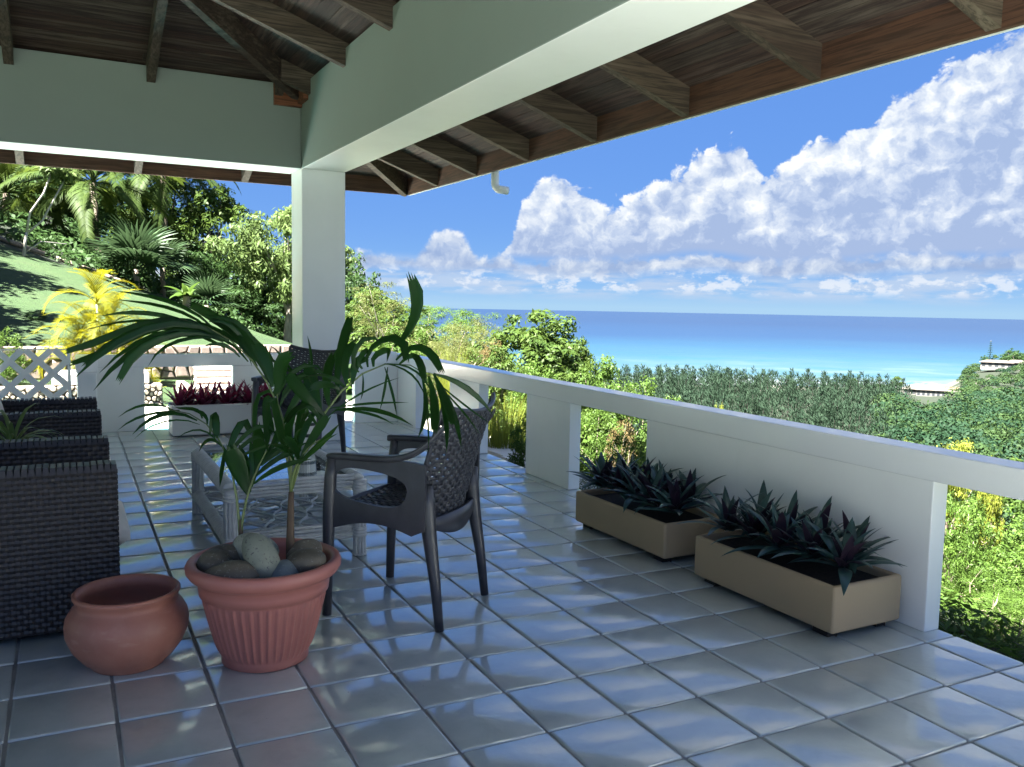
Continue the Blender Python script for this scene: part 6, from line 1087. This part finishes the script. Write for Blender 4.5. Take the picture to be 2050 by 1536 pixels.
# casuarina wood
n = 1700; a = g.uniform(27, 56, n); r_ = np.sqrt(g.uniform(0, 1, n)*(520**2-120**2)+120**2); ok = (a < 52.3 + g.normal(0, 0.5, n)) & (r_ < shore(a)-36); a, r_ = a[ok], r_[ok]; x, y = pol(a, r_); zb0 = terr(x, y); H = g.uniform(10, 14, len(x))*np.interp(a, [27, 40, 44, 50, 53], [1.1, 1.15, 1.0, 0.85, 0.8])
m_ = 80; ti = np.repeat(np.arange(len(x)), m_); N_ = len(ti); hf = g.random(N_)**0.75; ph = g.uniform(0, 6.28, N_); rad_ = (0.25+3.0*(1-hf)**0.7)*g.uniform(0.3, 1.0, N_)
P = np.stack([x[ti]+rad_*np.cos(ph), y[ti]+rad_*np.sin(ph), zb0[ti]+H[ti]*(0.12+0.86*hf)], 1); out = np.stack([np.cos(ph)*0.55, np.sin(ph)*0.55, g.uniform(0.5, 1.3, N_)], 1); out = unit(out+np.array([-0.25, 0.1, 0]))
Lw = g.uniform(0.9, 2.0, N_)[:, None]; sd = unit(np.cross(out, g.normal(size=(N_, 3)))); V = np.stack([P-sd*0.20, P+sd*0.20, P+out*Lw*0.6+sd*0.13, P+out*Lw], 1).reshape(-1, 3)
o = link('casuarina_wood', npmesh('casuarina_wood', V, np.arange(4*N_).reshape(N_, 4), M['casuarina_leaf'], np.repeat(np.clip(0.5*g.random(len(x))[ti]+0.5*g.random(N_), 0, 1), 4))); o['kind'] = 'stuff'
q = MB()
for i in range(0, len(x), 2): q.tube([(x[i], y[i], zb0[i]-0.5), (x[i], y[i], zb0[i]+H[i]*0.9)], [0.22, 0.06], 4, cap=False)
o = link('casuarina_trunks', q.mesh('casuarina_trunks', M['far_bark'])); o['kind'] = 'stuff'
# broad-leaved canopy on the right and over the headland
a = np.concatenate([g.uniform(51.5, 66, 620), g.uniform(55.4, 66, 420)]); r_ = np.concatenate([np.sqrt(g.uniform(90**2, 480**2, 620)), g.uniform(450, 640, 420)]); ok = ~((a > 51.8) & (a < 55.6) & (r_ > 400)) & (r_ < np.where(a < 55.2, 455, 999)) & ~((a > 56.4) & (a < 58.2) & (r_ > 575)); a, r_ = a[ok], r_[ok]; x, y = pol(a, r_); zz = terr(x, y)
rc = g.uniform(3.6, 8.6, len(x))*np.where(r_ > 460, 0.55, 1.0); half = g.random(len(x)) < 0.55
scatter_clumps('canopy_wood', np.stack([x, y, zz+rc*0.75], 1)[half], rc[half], 250, 1.05, 0.55, M['leaf_canopy'], 9, 0.75)
scatter_clumps('canopy_wood', np.stack([x, y, zz+rc*0.8], 1)[~half], rc[~half], 250, 1.0, 0.55, M['leaf_canopy_light'], 10, 0.75)
def far_tree(nm, lab, a, r_, h_, w, kd, grp=None):
    x, y = pol(np.array([a]), np.array([r_])); x, y = float(x[0]), float(y[0]); H_, W_, vs_ = KINDS[kd]; t = thing(nm, lab, 'tree', (x, y, ground(x, y)-0.3), a, grp); t.scale = (w/W_, w/W_, h_/H_); link('trunk', vs_[0][1], t); link('crown', vs_[0][0], t)
far_tree('shore_tree', 'small round tree alone on the beach left of the white beach house', 52.1, 545, 8.5, 8.5, 'mid', 'trees along the beach'); far_tree('shore_tree', 'dark spreading tree between the casuarina wood and the beach house', 51.1, 500, 7.5, 21, 'dark', 'trees along the beach')
far_tree('shore_tree', 'pale tree on the beach at the end of the casuarina wood', 49.6, 540, 6.5, 9, 'mid', 'trees along the beach'); far_tree('shore_tree', 'low yellowish tree beside the white beach house', 54.9, 548, 3.5, 16, 'dry', 'trees along the beach')
for k, (a_, r0, h0, w0) in enumerate(((58.3, 612, 12, 14), (58.0, 628, 14, 13), (57.7, 612, 8, 9), (56.75, 600, 9, 7), (58.9, 610, 11, 14), (57.25, 606, 8.5, 5))):
    far_tree('headland_tree', ['broad dark tree right of the headland house', 'tallest tree standing behind the headland house', 'low tree behind the right end of the headland house', 'dark tree at the left end of the headland below the conifer', 'broad tree at the right edge of the headland', 'slender tree between the conifer and the headland house'][k], a_, r0, h0, w0, 'dark' if k != 5 else 'mid', 'trees on the headland')
x, y = [float(v[0]) for v in pol(np.array([56.98]), np.array([603.0]))]; cz_ = ground(x, y); cn = thing('norfolk_pine', 'tall narrow conifer with tiers of branches on the headland', 'tree', (x, y, cz_))
q = MB(); q.tube([(0, 0, -0.5), (0, 0, 17)], [0.35, 0.05], 6); link('trunk', q.mesh('trunk', M['bark']), cn); q = MB(); gg = random.Random(4)
for k in range(13):
    z = 2.5+k*1.1; L_ = 3.4*(1-k/14.5)
    for j in range(8): aa = j*0.785+k*0.4; q.ribbon([(0, 0, z), (L_*0.5*math.cos(aa), L_*0.5*math.sin(aa), z-0.1), (L_*math.cos(aa), L_*math.sin(aa), z+0.35)], [0.5, 0.75, 0.1], (0, 0, 1), 0.3, gg.random()*0.4)
link('crown', q.mesh('crown', M['leaf_dark']), cn)
def house(name, label, a, r_, w, d_, h_, roofh, rot, nwin, zo=0.0, hip=True, wallm='far_wall'):
    x, y = [float(v[0]) for v in pol(np.array([a]), np.array([r_]))]; t = thing(name, label, 'house', (x, y, ground(x, y)+zo), rot)
    q = MB(); q.box((-w/2, -d_/2, -1.5), (w/2, d_/2, h_)); link('wall', q.mesh('wall', M[wallm]), t)
    q = MB(); e = 0.8; i_ = min(w/2, d_/2)*0.9; q.add([(-w/2-e, -d_/2-e, h_), (w/2+e, -d_/2-e, h_), (w/2+e, d_/2+e, h_), (-w/2-e, d_/2+e, h_), (-w/2+i_, 0, h_+roofh), (w/2-i_, 0, h_+roofh)], [(3, 2, 1, 0), (0, 1, 5, 4), (1, 2, 5), (2, 3, 4, 5), (3, 0, 4)]); link('roof', q.mesh('roof', M['far_roof']), t)
    for k in range(nwin):
        xx = -w/2+(k+0.5)*w/nwin; q = MB(); q.box((xx-w/nwin*0.27, -d_/2-0.06, 0.5), (xx+w/nwin*0.27, -d_/2+0.05, h_-0.5)); link('window', q.mesh('window', M['dark_opening']), t)
house('beach_house', 'long low white house with a pale roof behind the beach', 54.15, 517, 17, 8, 3.4, 1.6, R(-54), 7)
house('beach_house', 'smaller white building at the left of the long beach house', 53.05, 523, 10, 7, 3.0, 1.7, R(-54), 3)
house('headland_house', 'long white house on the low headland beside the sea', 57.35, 592, 17, 7, 3.0, 1.4, R(-57), 5, 1.0)
house('headland_house', 'white house at the right edge of the headland among trees', 58.35, 594, 11, 7, 3.2, 1.6, R(-58), 3, 1.0)
